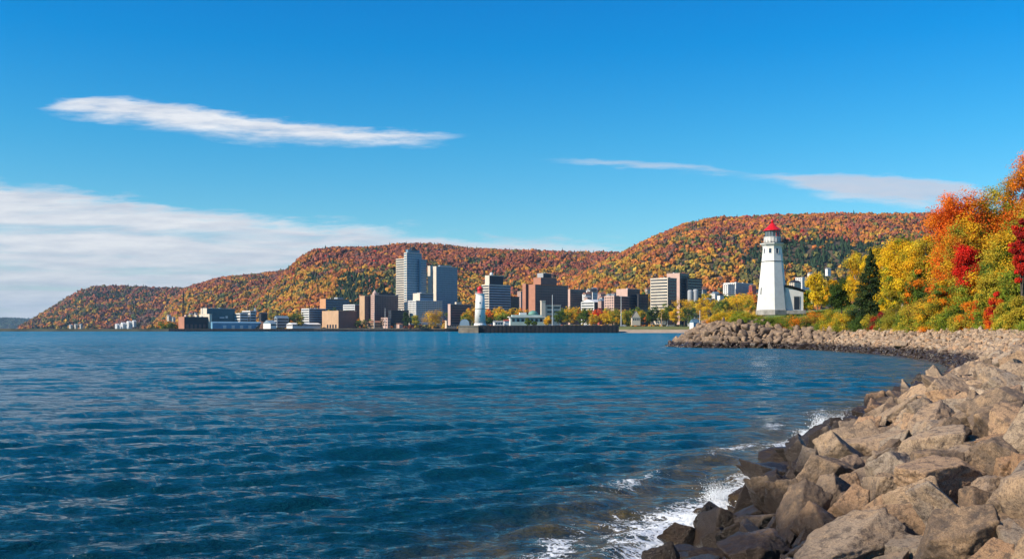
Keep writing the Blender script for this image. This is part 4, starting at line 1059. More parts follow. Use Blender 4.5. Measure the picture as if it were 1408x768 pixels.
def tree(name, label, cat, x, y, z, h, w_, pal, kind='round', nc=50, per=120, size=0.2, seed=0, group=None, trunk=True, bark=None, wts=None, flat=1.0, low=0.18):
    rng = np.random.default_rng(seed + 1000); t = thing(name, label, cat, (x, y, z), 0, group)
    pal = np.array(pal); wts = np.array(wts if wts else [1] * len(pal), float); wts /= wts.sum()
    th = h * low if kind != 'shrub' else 0.0
    ch = h - th
    if kind == 'conifer':
        cs, rs = [], []
        tiers = nc
        for k in range(tiers):
            f = k / (tiers - 1.0); zz = h * (0.05 + 0.93 * f); rad = w_ / 2 * (1 - f) ** 0.85 * rng.uniform(0.85, 1.1) + 0.06
            m = max(3, int(11 * (1 - f)) + 3)
            for j in range(m):
                a = rng.uniform(0, 6.28); q = rng.uniform(0.35, 0.92)
                cs.append((rad * q * math.cos(a), rad * q * math.sin(a), zz - rad * q * 0.28)); rs.append((rad * .34 + .08, rad * .34 + .08, 0.10 + h * 0.018))
        cs, rs = np.array(cs), np.array(rs); per = max(8, per)
    else:
        d = rng.normal(size=(nc, 3)); d /= np.linalg.norm(d, axis=1, keepdims=True)
        if kind == 'shrub': d[:, 2] = np.abs(d[:, 2])
        q = rng.uniform(0, 1, nc) ** 0.42
        cz = th + ch * 0.5 if kind != 'shrub' else 0.0; hz_ = ch * 0.45 if kind != 'shrub' else h * 0.84
        cs = d * q[:, None] * np.array([w_ * 0.43, w_ * 0.43 * flat, hz_]) + np.array([0, 0, cz])
        if kind == 'birch': cs[:, :2] *= (0.55 + 0.6 * np.sin(np.clip((cs[:, 2:3] - th) / ch, 0, 1) * 2.6 + 0.3))
        # lumps of uneven size and a lopsided outline
        cs[:, 0] += 0.07 * w_ * np.sin(cs[:, 2] / h * 5 + seed); cs[:, 1] += 0.05 * w_ * np.cos(cs[:, 2] / h * 6 + seed)
        rr = w_ * rng.uniform(0.11, 0.23, nc); rs = np.stack([rr, rr, rr * rng.uniform(0.6, 1.0, nc)], 1)
    idx = rng.choice(len(pal), len(cs), p=wts)
    cc = pal[idx] * rng.uniform(0.78, 1.2, (len(cs), 1))
    V, Fc, C = leaves(cs, rs, cc, per, size, rng)
    V[:, 2] = np.maximum(V[:, 2], -0.2)
    mesh_np('crown', V, Fc, M_LEAF, t, cols=C)
    if trunk:
        b = MB(); tr = max(0.05, h * 0.018); top = (0.02 * h * math.sin(seed), 0.01 * h, h * (0.62 if kind != 'conifer' else 0.97))
        tube_path(b, [(0, 0, -0.4), (0.01 * h, 0, h * 0.25), (0.0, 0.01 * h, h * 0.45), top], tr, tr * 0.25, 7)
        if kind != 'conifer':
            for k in rng.choice(len(cs), min(len(cs), 9 if kind != 'shrub' else 5), replace=False):
                c = cs[k]; s0 = min(max(c[2] * 0.45, 0.1), h * 0.55)
                tube_path(b, [(0, 0, s0), (c[0] * .45, c[1] * .45, s0 + (c[2] - s0) * .6), tuple(c)], tr * .45, tr * .12, 5)
        b.build('trunk', bark or M_BARK, t)
    return t

G1, G2, G3 = (0.055, 0.10, 0.018), (0.11, 0.17, 0.022), (0.22, 0.27, 0.025)
Y1, Y2, Y3 = (0.80, 0.52, 0.02), (0.72, 0.40, 0.018), (0.48, 0.36, 0.03)
O1, O2, R1_, R2_ = (0.80, 0.24, 0.012), (0.76, 0.14, 0.012), (0.62, 0.03, 0.012), (0.38, 0.02, 0.014)
# waterfront and town trees (centre x, top, base, width, depth, palette, label, size class)
town = [
 (559, 428, 449, 13, 1750, [G1, G1, (0.04, 0.07, 0.02)], 'dark green round tree on the quay left of the big golden tree'),
 (572, 433, 450, 14, 1745, [Y3, G3], 'olive yellow tree against the left of the big golden tree'),
 (598, 426, 451, 36, 1730, [Y2, Y1, (0.5, 0.27, 0.02)], 'biggest golden tree on the quay below the blue glass tower'),
 (645, 423, 447, 22, 1300, [Y2, O1, Y3], 'orange gold tree just left of the pier lighthouse'),
 (640, 431, 447, 15, 1200, [G3, Y3], 'olive tree in front of the orange gold tree by the pier lighthouse'),
 (672, 424, 447, 12, 1300, [O1, O2], 'orange tree just right of the pier lighthouse'),
 (670, 432, 447, 16, 1200, [G2, G1], 'green tree low at the right foot of the pier lighthouse'),
 (689, 420, 446, 19, 1400, [Y1, Y2], 'golden tree behind the green tree near the pier lighthouse'),
 (693, 429, 447, 24, 1250, [G2, G3], 'broad green tree left of the pavilion'),
 (703, 421, 445, 14, 1420, [Y2, Y3], 'yellow tree behind the left end of the pavilion'),
 (712, 424, 445, 12, 1420, [Y2, O1], 'small amber tree behind the pavilion'),
 (753, 434, 448, 14, 1050, [Y1, Y2], 'bright yellow tree at the right end of the pavilion'),
 (726, 437, 448, 10, 1040, [G2, G3], 'small green tree in front of the pavilion'),
 (768, 426, 448, 18, 1060, [G1, G2], 'green tree right of the first pier flagpole'),
 (779, 424, 448, 20, 1075, [G2, Y3, G1], 'mixed green and yellow tree along the pier'),
 (790, 421, 448, 20, 1090, [Y2, Y3], 'tall yellow tree along the pier left of the dark green one'),
 (802, 424, 448, 22, 1070, [G1, G2], 'dark green tree left of the scarlet tree'),
 (819, 424, 442, 20, 1120, [(0.6, 0.06, 0.02), R1_, O2], 'scarlet tree by the red building'),
 (816, 431, 448, 18, 1060, [Y2, Y3], 'yellow tree in front of the scarlet tree'),
 (833, 430, 448, 20, 1060, [Y1, Y2], 'golden tree right of the scarlet tree'),
 (845, 425, 448, 20, 1080, [Y2, G3], 'olive gold tree left of the right pier flagpole'),
 (861, 426, 448, 18, 1100, [G3, Y3], 'olive tree left of the cream gabled house'),
 (880, 425, 448, 16, 1130, [Y3, G2], 'yellowish tree behind the cream gabled house'),
 (895, 419, 448, 25, 1085, [G1, (0.04, 0.075, 0.015)], 'large dark green tree right of the cream gabled house'),
 (916, 412, 448, 22, 1090, [G3, Y3, G2], 'olive tree between dark green tree and golden giant'),
 (941, 402, 448, 32, 1080, [Y2, Y3, Y1], 'tallest golden tree left of the rock point'),
 (927, 424, 448, 13, 1058, [Y1, Y2], 'small vivid yellow tree below the tallest golden tree'),
 (948, 420, 448, 26, 1062, [G1, G2], 'dark green tree under the tallest golden tree'),
 (969, 403, 448, 28, 1000, [Y1, Y2, Y1], 'rounded yellow tree right of the tallest golden tree'),
 (985, 414, 448, 18, 980, [Y3, G3], 'olive yellow tree right of the rounded yellow tree'),
 (1014, 403, 430, 38, 900, [Y1, Y2, Y3], 'broad golden tree on the slope left of the big lighthouse'),
 (996, 411, 430, 16, 900, [Y3, G2], 'drab olive tree left of the broad golden tree'),
 (1031, 412, 430, 18, 880, [Y2, G3], 'yellow green tree against the left of the big lighthouse'),
 (735, 441, 448, 9, 1035, [G1, G2], 'little dark bush-like tree at the pavilion front'),
 (412, 441, 449, 14, 1790, [G1, Y3], 'dull green tree on the quay left of the white slab'),
 (388, 433, 447, 14, 1840, [(0.07, 0.08, 0.04), G1], 'grey green tree behind the low grey shed'),
 (1118, 398, 425, 20, 420, [Y1, Y2, G3], 'yellow tree right behind the lighthouse annex'),
]
for k, (cx_, yt, yb, w_, d, pal, lb) in enumerate(town):
    s_ = d / F; x = (cx_ - CX) * s_; zb = px(0, yb, d)[2]
    zb = min(zb, 7.0) if d > 990 else zb
    h_ = px(0, yt, d)[2] - zb
    tree('broadleaf_tree', lb, 'tree', x, d, zb, h_, w_ * s_, pal, 'round', 34, 70 if w_ < 25 else 100, max(0.42, 0.75 * s_) if d > 500 else 0.3, k, 'trees of the waterfront town', low=0.10)

# countless low trees among the town's streets and lower slopes
def ground_cover(label, pts, size, pal, seed, d0):
    rng = np.random.default_rng(seed); c = []; 
    for (cx_, yt, w_, n, d) in pts:
        for _ in range(n):
            dd = d * rng.uniform(0.97, 1.03); x_ = (cx_ + rng.uniform(-.5, .5) * w_ - CX) / F * dd
            c.append((x_, dd, H + (HZ - yt - abs(rng.normal(0, 4))) / F * dd))
    c = np.array(c); n = len(c); sz = size * rng.uniform(.6, 1.15, n)
    pal = np.array(pal); cols = pal[rng.integers(0, len(pal), n)] * rng.uniform(.75, 1.2, (n, 1))
    cs = np.repeat(c, 4, 0) + rng.normal(0, 1, (n * 4, 3)) * np.repeat(sz, 4)[:, None] * [.45, .45, .3]
    V, Fc, C = leaves(cs, np.repeat(sz, 4)[:, None] * np.array([[.55, .55, .5]]), np.repeat(cols, 4, 0), 26, size * .17, rng)
    # stems down to the ground so nothing hovers
    tag(mesh_np('street_trees', V, Fc, M_LEAF, cols=C), label, 'woodland', kind='stuff')
PALM = [Y1, Y2, Y3, G3, G2, O1, (0.16, 0.12, 0.05)]
ground_cover('mixed autumn street trees massed between the town buildings right of the pier lighthouse',
             [(690, 430, 60, 50, 1480), (790, 430, 90, 60, 1340), (870, 432, 110, 80, 1330), (960, 412, 50, 30, 1560), (985, 416, 60, 50, 1300),
              (1010, 408, 80, 60, 1460), (1110, 398, 90, 110, 1600), (880, 405, 60, 40, 1750), (810, 408, 60, 40, 1880)], 9, PALM, 5, 1500)
ground_cover('mixed autumn street trees massed between the quay buildings left of the tallest tower',
             [(300, 436, 80, 50, 1950), (400, 434, 60, 60, 1900), (480, 428, 60, 50, 1950), (520, 440, 60, 30, 1830), (640, 432, 40, 30, 1700), (240, 445, 40, 30, 1900)], 9, [Y2, Y3, G2, O1, (0.12, 0.09, 0.05), G1], 6, 1900)

# trees and shrubs of the near shore
def near_tree(cx_, yt, w_, d, label, cat, pal, kind='round', nc=60, per=170, size=0.17, wts=None, name='broadleaf_tree', seed=0, bark=None, low=0.15, group='trees on the bank right of the lighthouse', flat=1.0):
    d0 = d
    while shore_sd(np.array([(cx_ - CX) / F * d]), np.array([d]))[0] < (7.6 if kind == 'shrub' else 10.5) and d < d0 + 30: d += 1
    x = (cx_ - CX) / F * d; z = float(land_z(x, d)); zt = px(0, yt, d)[2]
    return tree(name, label, cat, x, d, z, max(zt - z, 0.6), w_ * d / F, pal, kind, int(nc * (1 if kind in ('conifer', 'shrub') else 1.25)), int(per * (1.0 if kind == 'conifer' else 1.5)), size * (1 if kind == 'conifer' else 0.82), seed, group, True, bark, wts, flat, low)
NT_ = near_tree
NT_(1124, 374, 34, 232, 'slender yellow tree right of the lighthouse annex', 'tree', [Y1, Y1, Y3], 'round', 45, 110, .22, seed=1, low=.08)
NT_(1108, 392, 22, 240, 'low yellow green tree behind the lighthouse annex', 'tree', [Y2, G3], 'round', 30, 90, .22, seed=2, low=.08)
NT_(1157, 376, 38, 205, 'dark green round tree left of the spruce', 'tree', [G1, (0.035, 0.065, 0.015)], 'round', 50, 130, .19, seed=3, low=.05)
NT_(1144, 384, 24, 218, 'yellow tree behind the left of the dark green round tree', 'tree', [Y1, Y2], 'round', 30, 100, .22, seed=4, low=.08)
NT_(1197, 341, 66, 166, 'tall dark spruce in front of the yellow birches', 'spruce', [(0.022, 0.045, 0.016), (0.035, 0.065, 0.02), (0.06, 0.085, 0.02)], 'conifer', 44, 40, .19, name='spruce_tree', seed=5)
NT_(1182, 345, 46, 200, 'yellow birch behind the left side of the spruce', 'tree', [Y1, Y2, Y3], 'birch', 60, 150, .19, name='birch_tree', seed=6, bark=M_BIRCH)
NT_(1212, 333, 48, 196, 'yellow birch right behind the spruce top', 'tree', [Y1, Y1, Y3], 'birch', 70, 150, .19, name='birch_tree', seed=7, bark=M_BIRCH)
NT_(1240, 322, 58, 190, 'tallest yellow birch of the grove', 'tree', [Y1, Y1, Y2, G3], 'birch', 90, 150, .19, name='birch_tree', seed=8, bark=M_BIRCH)
NT_(1268, 318, 52, 185, 'yellow birch against the orange maple', 'tree', [Y1, Y2, Y3], 'birch', 80, 150, .19, name='birch_tree', seed=9, bark=M_BIRCH)
NT_(1228, 375, 40, 172, 'lower yellow birch with bare white stems', 'tree', [Y1, Y3, G3], 'birch', 40, 120, .18, name='birch_tree', seed=10, bark=M_BIRCH)
NT_(1258, 368, 40, 168, 'green and amber tree at the foot of the birch grove', 'tree', [Y3, G3, G2, O1], 'round', 50, 130, .18, seed=11)
NT_(1275, 392, 26, 160, 'dark olive tree in the gap beside the orange maple', 'tree', [G1, G2], 'round', 34, 120, .17, seed=12, low=.05)
NT_(1322, 246, 96, 150, 'tall orange and red maple at the left edge of the right wood', 'maple', [O2, O1, (0.58, 0.24, 0.015), R1_], 'round', 130, 190, .17, name='maple_tree', seed=13, wts=[4, 4, 2, 1], low=.08)
NT_(1338, 290, 80, 142, 'golden green maple below the tall orange maple', 'maple', [Y2, Y3, (0.5, 0.22, .02), G3, O1], 'round', 110, 180, .16, name='maple_tree', seed=14, low=.05)
NT_(1375, 240, 80, 150, 'olive gold maple behind the tall orange maple', 'maple', [Y3, (0.42, 0.22, .03), G3, O1], 'round', 100, 180, .17, name='maple_tree', seed=15)
NT_(1412, 204, 84, 146, 'highest orange maple at the right edge of the picture', 'maple', [O1, O2, (0.55, 0.22, .02)], 'round', 110, 190, .17, name='maple_tree', seed=16)
NT_(1390, 300, 90, 128, 'broad yellow green maple at the right edge', 'maple', [Y3, (0.42, 0.33, .03), Y2, G3], 'round', 130, 200, .15, name='maple_tree', seed=17, low=.04)
NT_(1440, 260, 90, 132, 'yellow maple cut by the right edge of the picture', 'maple', [Y3, O1, (0.42, 0.33, .03)], 'round', 110, 160, .16, name='maple_tree', seed=18)
NT_(1332, 334, 44, 122, 'vivid crimson young maple with bare pale stems', 'maple', [R1_, (0.7, 0.025, 0.015)], 'round', 80, 170, .13, name='maple_tree', seed=19, low=.30, bark=M_BIRCH)
NT_(1405, 296, 26, 112, 'dark crimson maple at the right edge', 'maple', [R2_, R1_], 'round', 60, 150, .12, name='maple_tree', seed=20, low=.35)
NT_(1350, 350, 60, 136, 'dense gold green tree behind the crimson maple', 'tree', [G3, Y3, G2, Y2], 'round', 70, 170, .15, seed=22, low=.02)
NT_(1300, 320, 50, 156, 'orange tree filling the left foot of the tall orange maple', 'maple', [O1, Y2, O2], 'round', 70, 170, .16, name='maple_tree', seed=23, low=.02)
NT_(1388, 370, 60, 118, 'olive thicket tree left of the dark crimson maple', 'tree', [G3, Y3, G2], 'round', 70, 170, .14, seed=24, low=.02)
NT_(1300, 380, 46, 140, 'green and gold tree under the orange maple', 'tree', [G3, Y2, G2, O1], 'round', 60, 150, .15, seed=21, low=.04)
# shrubs along the top of the rocks: centre x, top, width, depth, palette, label
shr = [
 (985, 431, 26, 204, [Y2, Y3, O1], 'golden brown shrub at the tip of the rock point'),
 (1003, 429, 30, 206, [Y1, Y2, Y3], 'gold shrub second from the tip of the rock point'),
 (1024, 433, 34, 204, [G3, Y3, G3], 'yellow green shrub third from the tip of the rock point'),
 (1040, 441, 26, 199, [G3, G2, Y3], 'light green shrub left below the lighthouse'),
 (1060, 440, 34, 199, [G3, G3, G2], 'fresh green shrub straight below the lighthouse'),
 (1082, 438, 32, 199, [(0.2, 0.21, 0.03), G2, O1], 'green and rust shrub right below the lighthouse'),
 (1100, 437, 34, 194, [O1, (0.3, 0.14, 0.03), G2], 'rusty brown shrub below the lighthouse annex'),
 (1112, 441, 28, 188, [(0.24, 0.11, 0.03), G1, Y3], 'brown shrub low above the rocks below the annex'),
 (1122, 430, 38, 192, [(0.36, 0.24, .03), G3, O1], 'amber shrub right of the rusty brown shrub'),
 (1145, 427, 36, 182, [G3, Y3, Y2], 'olive shrub below the dark green round tree'),
 (1165, 422, 34, 176, [G3, Y3, Y2], 'yellow green shrub left below the spruce'),
 (1185, 436, 34, 158, [G1, G2], 'dark green shrub at the foot of the spruce'),
 (1208, 434, 24, 158, [R2_, (0.2, 0.07, .03), G2], 'dark reddish shrub right of the spruce foot'),
 (1232, 416, 40, 155, [G3, Y3, (0.30, 0.26, .03)], 'broad olive shrub below the birches'),
 (1255, 424, 34, 146, [Y3, G3], 'yellowish shrub right of the broad olive shrub'),
 (1268, 408, 46, 144, [(0.36, 0.22, .03), Y3, G3], 'big amber shrub below the orange maple'),
 (1292, 402, 44, 138, [Y3, Y2, O1, G2], 'golden shrub under the orange maple'),
 (1312, 416, 36, 128, [G3, Y3, G2], 'green yellow shrub left of the crimson maple stem'),
 (1334, 412, 40, 124, [Y3, (0.3, 0.26, .03), O1], 'straw coloured shrub below the crimson maple'),
 (1352, 402, 38, 126, [G2, G3, Y3], 'green shrub behind the orange shrub'),
 (1366, 422, 28, 112, [O2, O1, (0.6, 0.13, 0.015)], 'flame orange shrub above the rocks at right'),
 (1342, 416, 14, 113, [R1_, O2], 'small red shrub left of the flame orange shrub'),
 (1371, 396, 22, 116, [R1_, R2_, O2], 'red shrub above the flame orange shrub'),
 (1386, 414, 34, 112, [Y3, G3], 'olive yellow shrub right of the flame orange shrub'),
 (1404, 404, 40, 106, [(0.36, 0.3, .03), Y3, G3], 'tall yellow green shrub at the right edge'),
 (1428, 400, 44, 100, [Y3, G3], 'yellow green shrub cut by the right edge'),
 (1290, 438, 34, 126, [G3, Y3], 'low green shrub above the cove rocks'),
 (1322, 440, 34, 117, [(0.33, 0.2, .03), Y3, G3], 'low amber shrub above the cove rocks'),
 (1074, 444, 26, 192, [(0.28, 0.14, .03), G3, G1], 'brown green shrub reaching down to the rocks below the lighthouse'),
 (1092, 448, 26, 186, [O1, (0.28, 0.14, .03), G3], 'orange brown shrub hanging over the rocks below the annex'),
 (1050, 442, 30, 195, [G3, G2], 'grassy green shrub on the crest left below the lighthouse'),
 (1014, 439, 26, 197, [G3, Y3, G3], 'low yellow green shrub on the crest of the rock point'),
 (1200, 440, 30, 150, [G3, Y3, (0.2, .1, .03)], 'mottled shrub right under the spruce'),
 (1278, 434, 34, 130, [Y3, G3], 'mid sized straw yellow shrub above the cove rocks'),
 (1306, 432, 34, 124, [G3, G2, Y3], 'leafy green shrub above the cove rocks'),
 (1392, 436, 30, 104, [G3, Y3], 'low yellow green shrub at the right above the rocks'),
 (1246, 444, 30, 140, [Y3, G3, G2], 'low yellow shrub above the cove rocks'),
 (1350, 440, 24, 112, [G3, G2, Y3], 'low green shrub left under the flame orange shrub'),
 (1218, 446, 26, 148, [G2, Y3], 'low dark green shrub right of the spruce above the rocks'),
 (1140, 446, 34, 170, [G2, (0.3, 0.15, .03), G3], 'low mottled shrub above the rocks left of the spruce'),
 (1160, 446, 28, 164, [G3, (0.25, 0.22, .03)], 'low light green shrub left of the spruce foot'),
]
for k, (cx_, yt, w_, d, pal, lb) in enumerate(shr):
    x_ = (cx_ - CX) / F
    while shore_sd(np.array([x_ * d]), np.array([d]))[0] < 8.2: d += 1
    NT_(cx_, yt - (3 if cx_ < 1200 else 9), w_ * 1.25, d, lb, 'shrub', pal, 'shrub', 44, 190, .125, name='shrub', seed=50 + k, group='shrubs above the rocks')

# tufts of grass on the lighthouse knoll and along the crest
def grass():
    rng = np.random.default_rng(8); n = 60000
    x = rng.uniform(34, 110, n); y = rng.uniform(92, 232, n); s = shore_sd(x, y)
    k = (s > 6.3) & (s < 40) & ((np.abs(x - lx0) > 4.2) | (np.abs(y - LD) > 4.2)) & ~((x > lx0) & (x < lx0 + 7.2) & (np.abs(y - LD) < 3.2))
    x, y = x[k], y[k]; z = land_z(x, y); n = len(x)
    a = rng.uniform(0, 6.28, n); hgt = rng.uniform(.15, .5, n); wd = .10
    V = np.stack([np.stack([x - wd * np.cos(a), y - wd * np.sin(a), z - .05], 1), np.stack([x + wd * np.cos(a), y + wd * np.sin(a), z - .05], 1),
                  np.stack([x + rng.normal(0, .12, n), y + rng.normal(0, .12, n), z + hgt], 1)], 1)
    nn = vnoise(x, y, 9, 77)
    C = np.where(nn[:, None] > 0.62, [[.30, .22, .03]], np.where(nn[:, None] > 0.35, [[.20, .25, .02]], [[.11, .17, .02]])) * rng.uniform(.7, 1.25, (n, 1))
    tag(mesh_np('grass', V.reshape(-1, 3), np.arange(n * 3).reshape(-1, 3), M_LEAF, cols=np.repeat(C, 3, 0)), 'long green and straw grass on the lighthouse knoll', 'grass', kind='stuff')
grass()

# ------------------------------------------------------------------ boulders
def rock_shape(seed, sub, dims=(1.25, 0.9, 0.75), planes=13, soft=26.0, rough=1.0):
    """faceted boulder: unit directions pushed out to the planes of a random polyhedron, edges worn, surface roughened"""
    rng = np.random.default_rng(seed); D, Fc = ico(sub)
    N = rng.normal(size=(planes, 3)); N /= np.linalg.norm(N, axis=1, keepdims=True)
    box = np.array([[1, 0, 0], [-1, 0, 0], [0, 1, 0], [0, -1, 0], [0, 0, 1], [0, 0, -1]], float) + rng.normal(0, 0.24, (6, 3))
    N[:6] = box / np.linalg.norm(box, axis=1, keepdims=True)                   # split blocks: six main faces and some broken corners
    h = np.concatenate([rng.uniform(0.66, 0.84, 6), rng.uniform(0.82, 1.02, planes - 6)])
    c = np.maximum(D @ N.T, 0.02) / h[None]
    r = 1.0 / (np.sum(c ** soft, 1) ** (1 / soft))
    P = D * r[:, None]
    out = np.empty(len(P)); o1 = Vector(rng.uniform(-50, 50, 3))
    for i, p in enumerate(P):
        v = Vector(p)
        a = mnoise.fractal(v * 1.1 + o1, 0.9, 2.0, 3)
        b = mnoise.ridged_multi_fractal(v * 2.0 + o1, 0.8, 2.2, 4, 1.0, 2.0) if sub > 3 else 1.0
        c_ = mnoise.fractal(v * 6.5 + o1, 0.75, 2.1, 4) if sub > 3 else 0.0
        out[i] = 0.05 * a - 0.034 * (b - 1.0) * rough + 0.032 * c_ * rough
    P = P * (1 + out)[:, None]
    return P * np.array(dims), Fc

NEAR_T, FAR_T = [], []
for k in range(12):
    rg = random.Random(k); dm = (rg.uniform(1.0, 1.3), rg.uniform(0.78, 0.95), rg.uniform(0.66, 0.85))
    V, Fc = rock_shape(100 + k, 6 if k < 6 else 5, dm, rg.choice([9, 10, 11, 13]), rg.choice([50, 70, 100]))
    me_o = mesh_np('boulder', V, Fc, M_ROCK, smooth=True); NEAR_T.append(me_o.data); bpy.data.objects.remove(me_o)
for k in range(10):
    rg = random.Random(k + 50); FAR_T.append(rock_shape(300 + k, 3 if k < 7 else 3, (rg.uniform(1.0, 1.4), rg.uniform(0.8, 1.0), rg.uniform(0.7, 0.9)), 10, 30))

rocks = []          # x, y, z, radius, template, rotation euler, scale tuple
rng = np.random.default_rng(42)
def surf_z(x, y): return float(land_z(np.array([x]), np.array([y]))[0])
def hand(xa, ya, xb, yb, d, squash=0.75, tmpl=0, rot=(0, 0, 0), lab=None):
    """boulder that spans the given photo rectangle at depth d"""
    cx_, cy_ = (xa + xb) / 2, (ya + yb) / 2; x, y, z = px(cx_, cy_, d); r = min(xb - xa, 1.5 * (yb - ya)) / F * d / 2 / 1.05
    rocks.append([x, y, z, r, tmpl, rot, ((1.0, 0.9, min(1.2, max(0.75, (yb - ya) / (xb - xa) / 0.62)))), lab])
def on_bank(cx_, cy_):
    """depth where the sight line through a photo point meets the bank, half a metre up"""
    for d in np.arange(5, 220, 0.25):
        x, y, z = px(cx_, cy_, d)
        if shore_sd(np.array([x]), np.array([y]))[0] > -1.5 and z < max(surf_z(x, y), -0.1) + 0.35: return d
    return 100
HAND = [
 (1218, 600, 1366, 682, 0, (8, -6, 24), 'largest tan boulder with a flat lit top and a deep black right side'),
 (1252, 678, 1396, 768, 1, (0, 4, -12), 'big pinkish tan boulder low at the right with a dark hollow beside it'),
 (1060, 696, 1252, 790, 2, (4, -8, 18), 'wide brown boulder with a pitted dark face at the bottom'),
 (1343, 636, 1425, 700, 3, (10, 0, 60), 'rounded brown boulder at the right edge beside the largest tan boulder'),
 (995, 694, 1100, 790, 4, (0, -28, 20), 'tilted wet black block at the bottom of the waterline'),
 (890, 738, 1008, 800, 5, (0, -12, 10), 'lowest wet black slab touching the surf'),
 (1130, 652, 1216, 702, 1, (0, -30, 40), 'brown wedge boulder with a sharp ridge left of the largest tan boulder'),
 (1180, 618, 1246, 678, 0, (20, 10, 80), 'upright tan boulder against the left of the largest tan boulder'),
 (1242, 555, 1312, 606, 2, (0, -14, 30), 'long rounded tan boulder above the largest tan boulder'),
 (1338, 570, 1402, 606, 3, (0, 0, 10), 'cracked pale dome boulder high at the right'),
 (1385, 590, 1450, 645, 4, (0, 10, 0), 'smooth grey tan boulder cut by the right edge'),
 (1266, 738, 1366, 800, 5, (0, -6, 30), 'grey tan boulder at the very bottom below the pinkish one'),
 (1095, 622, 1150, 662, 0, (15, -35, 0), 'dark pointed boulder halfway up the waterline'),
 (1150, 680, 1215, 716, 3, (0, -18, 60), 'flat brown boulder above the wide brown boulder'),
 (1060, 670, 1140, 730, 2, (0, -34, 30), 'dark wet slab leaning towards the surf'),
 (960, 700, 1012, 748, 1, (30, -30, 0), 'wet brown block right beside the white surf'),
 (1170, 735, 1240, 790, 4, (0, 0, 70), 'pale small boulder in front of the wide brown boulder'),
 (1355, 735, 1440, 800, 0, (0, 12, 50), 'tan boulder at the bottom right corner'),
 (1370, 690, 1440, 740, 2, (0, 0, 80), 'orange tan boulder at the right edge above the corner'),
 (1230, 575, 1262, 610, 5, (0, 20, 0), 'dark narrow boulder left of the long rounded one'),
 (1290, 530, 1350, 565, 1, (0, -20, 15), 'leaning tan boulder in the upper rows of the near bank'),
 (1200, 590, 1250, 625, 3, (0, -30, 15), 'brown boulder between the waterline and the long rounded one'),
 (1195, 700, 1290, 745, 5, (0, -10, 45), 'low brown boulder filling the gap left of the pinkish one'),
 (1350, 500, 1400, 530, 4, (0, -10, 20), 'blocky tan boulder where the near bank meets the cove'),
]
for xa, ya, xb, yb, tm, rot, lb in HAND:
    d = on_bank((xa + xb) / 2, (ya * 0.35 + yb * 0.65)); hand(xa, ya, xb, yb, d, 0.8, tm, tuple(R(q) for q in rot), lb)
for q in rocks:                                                               # settle them on the bank
    g = surf_z(q[0], q[1]); q[2] = min(q[2], g + q[3] * 0.45) if g > -1 else 0.05
nh = len(rocks)
# dart throwing with shrinking radii over the bank strip
cell = {}
def near_ok(x, y, r, k):
    ci, cj = int(x // 3), int(y // 3)
    for i in (-1, 0, 1):
        for j in (-1, 0, 1):
            for (a, b_, q) in cell.get((ci + i, cj + j), ()):
                if (a - x) ** 2 + (b_ - y) ** 2 < (k * (r + q)) ** 2: return False
    return True
def put(x, y, r): cell.setdefault((int(x // 3), int(y // 3)), []).append((x, y, r))
for q in rocks: put(q[0], q[1], q[3] * 1.12)
# walk along the shore in strips
seg = SHORE[2:21]; L = np.hypot(*(seg[1:] - seg[:-1]).T); cum = np.concatenate([[0], np.cumsum(L)])
def shore_pt(a, s_):
    i = min(np.searchsorted(cum, a, 'right') - 1, len(L) - 1); t_ = (a - cum[i]) / L[i]
    p = seg[i] + (seg[i + 1] - seg[i]) * t_; n = np.array([seg[i + 1][1] - seg[i][1], -(seg[i + 1][0] - seg[i][0])]) / L[i]
    return p + n * s_, p
for rad, tries, k in ((0.88, 3000, 0.78), (0.60, 9000, 0.78), (0.46, 22000, 0.76), (0.34, 40000, 0.76), (0.25, 50000, 0.74), (0.18, 50000, 0.76)):
    A = rng.uniform(0, cum[-1], tries); Sd = np.where(A < 60, rng.uniform(-0.7, 8.0, tries), rng.uniform(-1.3, 8.0, tries))
    for a, s_ in zip(A, Sd):
        (x, y), (bx, by) = shore_pt(a, s_)
        prom = by > 178
        if rad > 0.8 and not prom: continue
        if by > 75 and not prom and (rad > 0.5 or rad < 0.2): continue
        if by < 75 and rad > 0.55 and rng.random() < 0.72: continue
        if prom and rad < 0.3: continue
        if rad < 0.22 and by > 45: continue
        if x / max(y, .1) * F + CX > 1560 or y < 3: continue
        if math.hypot(x, y) < 2.0: continue
        r = rad * rng.uniform(0.82, 1.1)
        if not near_ok(x, y, r, k): continue
        put(x, y, r); g = surf_z(x, y) + (0.10 if rad < 0.3 else 0)
        if s_ < -0.2 and by < 60 and rng.random() < 0.5: continue
        rocks.append([x, y, g + r * (rng.uniform(0.10, 0.42) if rad > 0.3 else rng.uniform(-0.1, 0.2)), r * (1.08 if prom else 0.90), int(rng.integers(0, 12)),
                      (R(rng.normal(0, 24)), R(rng.normal(-16, 24)), rng.uniform(0, 6.28)), (rng.uniform(.85, 1.2), rng.uniform(.85, 1.05), rng.uniform(.75, 1.1)), None])
for rad, tries in ((0.88, 1500), (0.60, 3000), (0.42, 6000), (0.32, 6000)):
    for _ in range(tries):
        x, y = rng.uniform(31, 62), rng.uniform(176, 215); s_ = shore_sd(np.array([x]), np.array([y]))[0]; r = rad * rng.uniform(0.82, 1.1)
        if s_ < -0.8 or s_ > 8.2 or not near_ok(x, y, r, 0.78): continue
        put(x, y, r)
        rocks.append([x, y, surf_z(x, y) + r * rng.uniform(0.1, 0.4), r * 1.1, int(rng.integers(0, 12)), (R(rng.normal(0, 24)), R(rng.normal(-16, 24)), rng.uniform(0, 6.28)), (rng.uniform(.85, 1.2), rng.uniform(.85, 1.05), rng.uniform(.75, 1.1)), None])
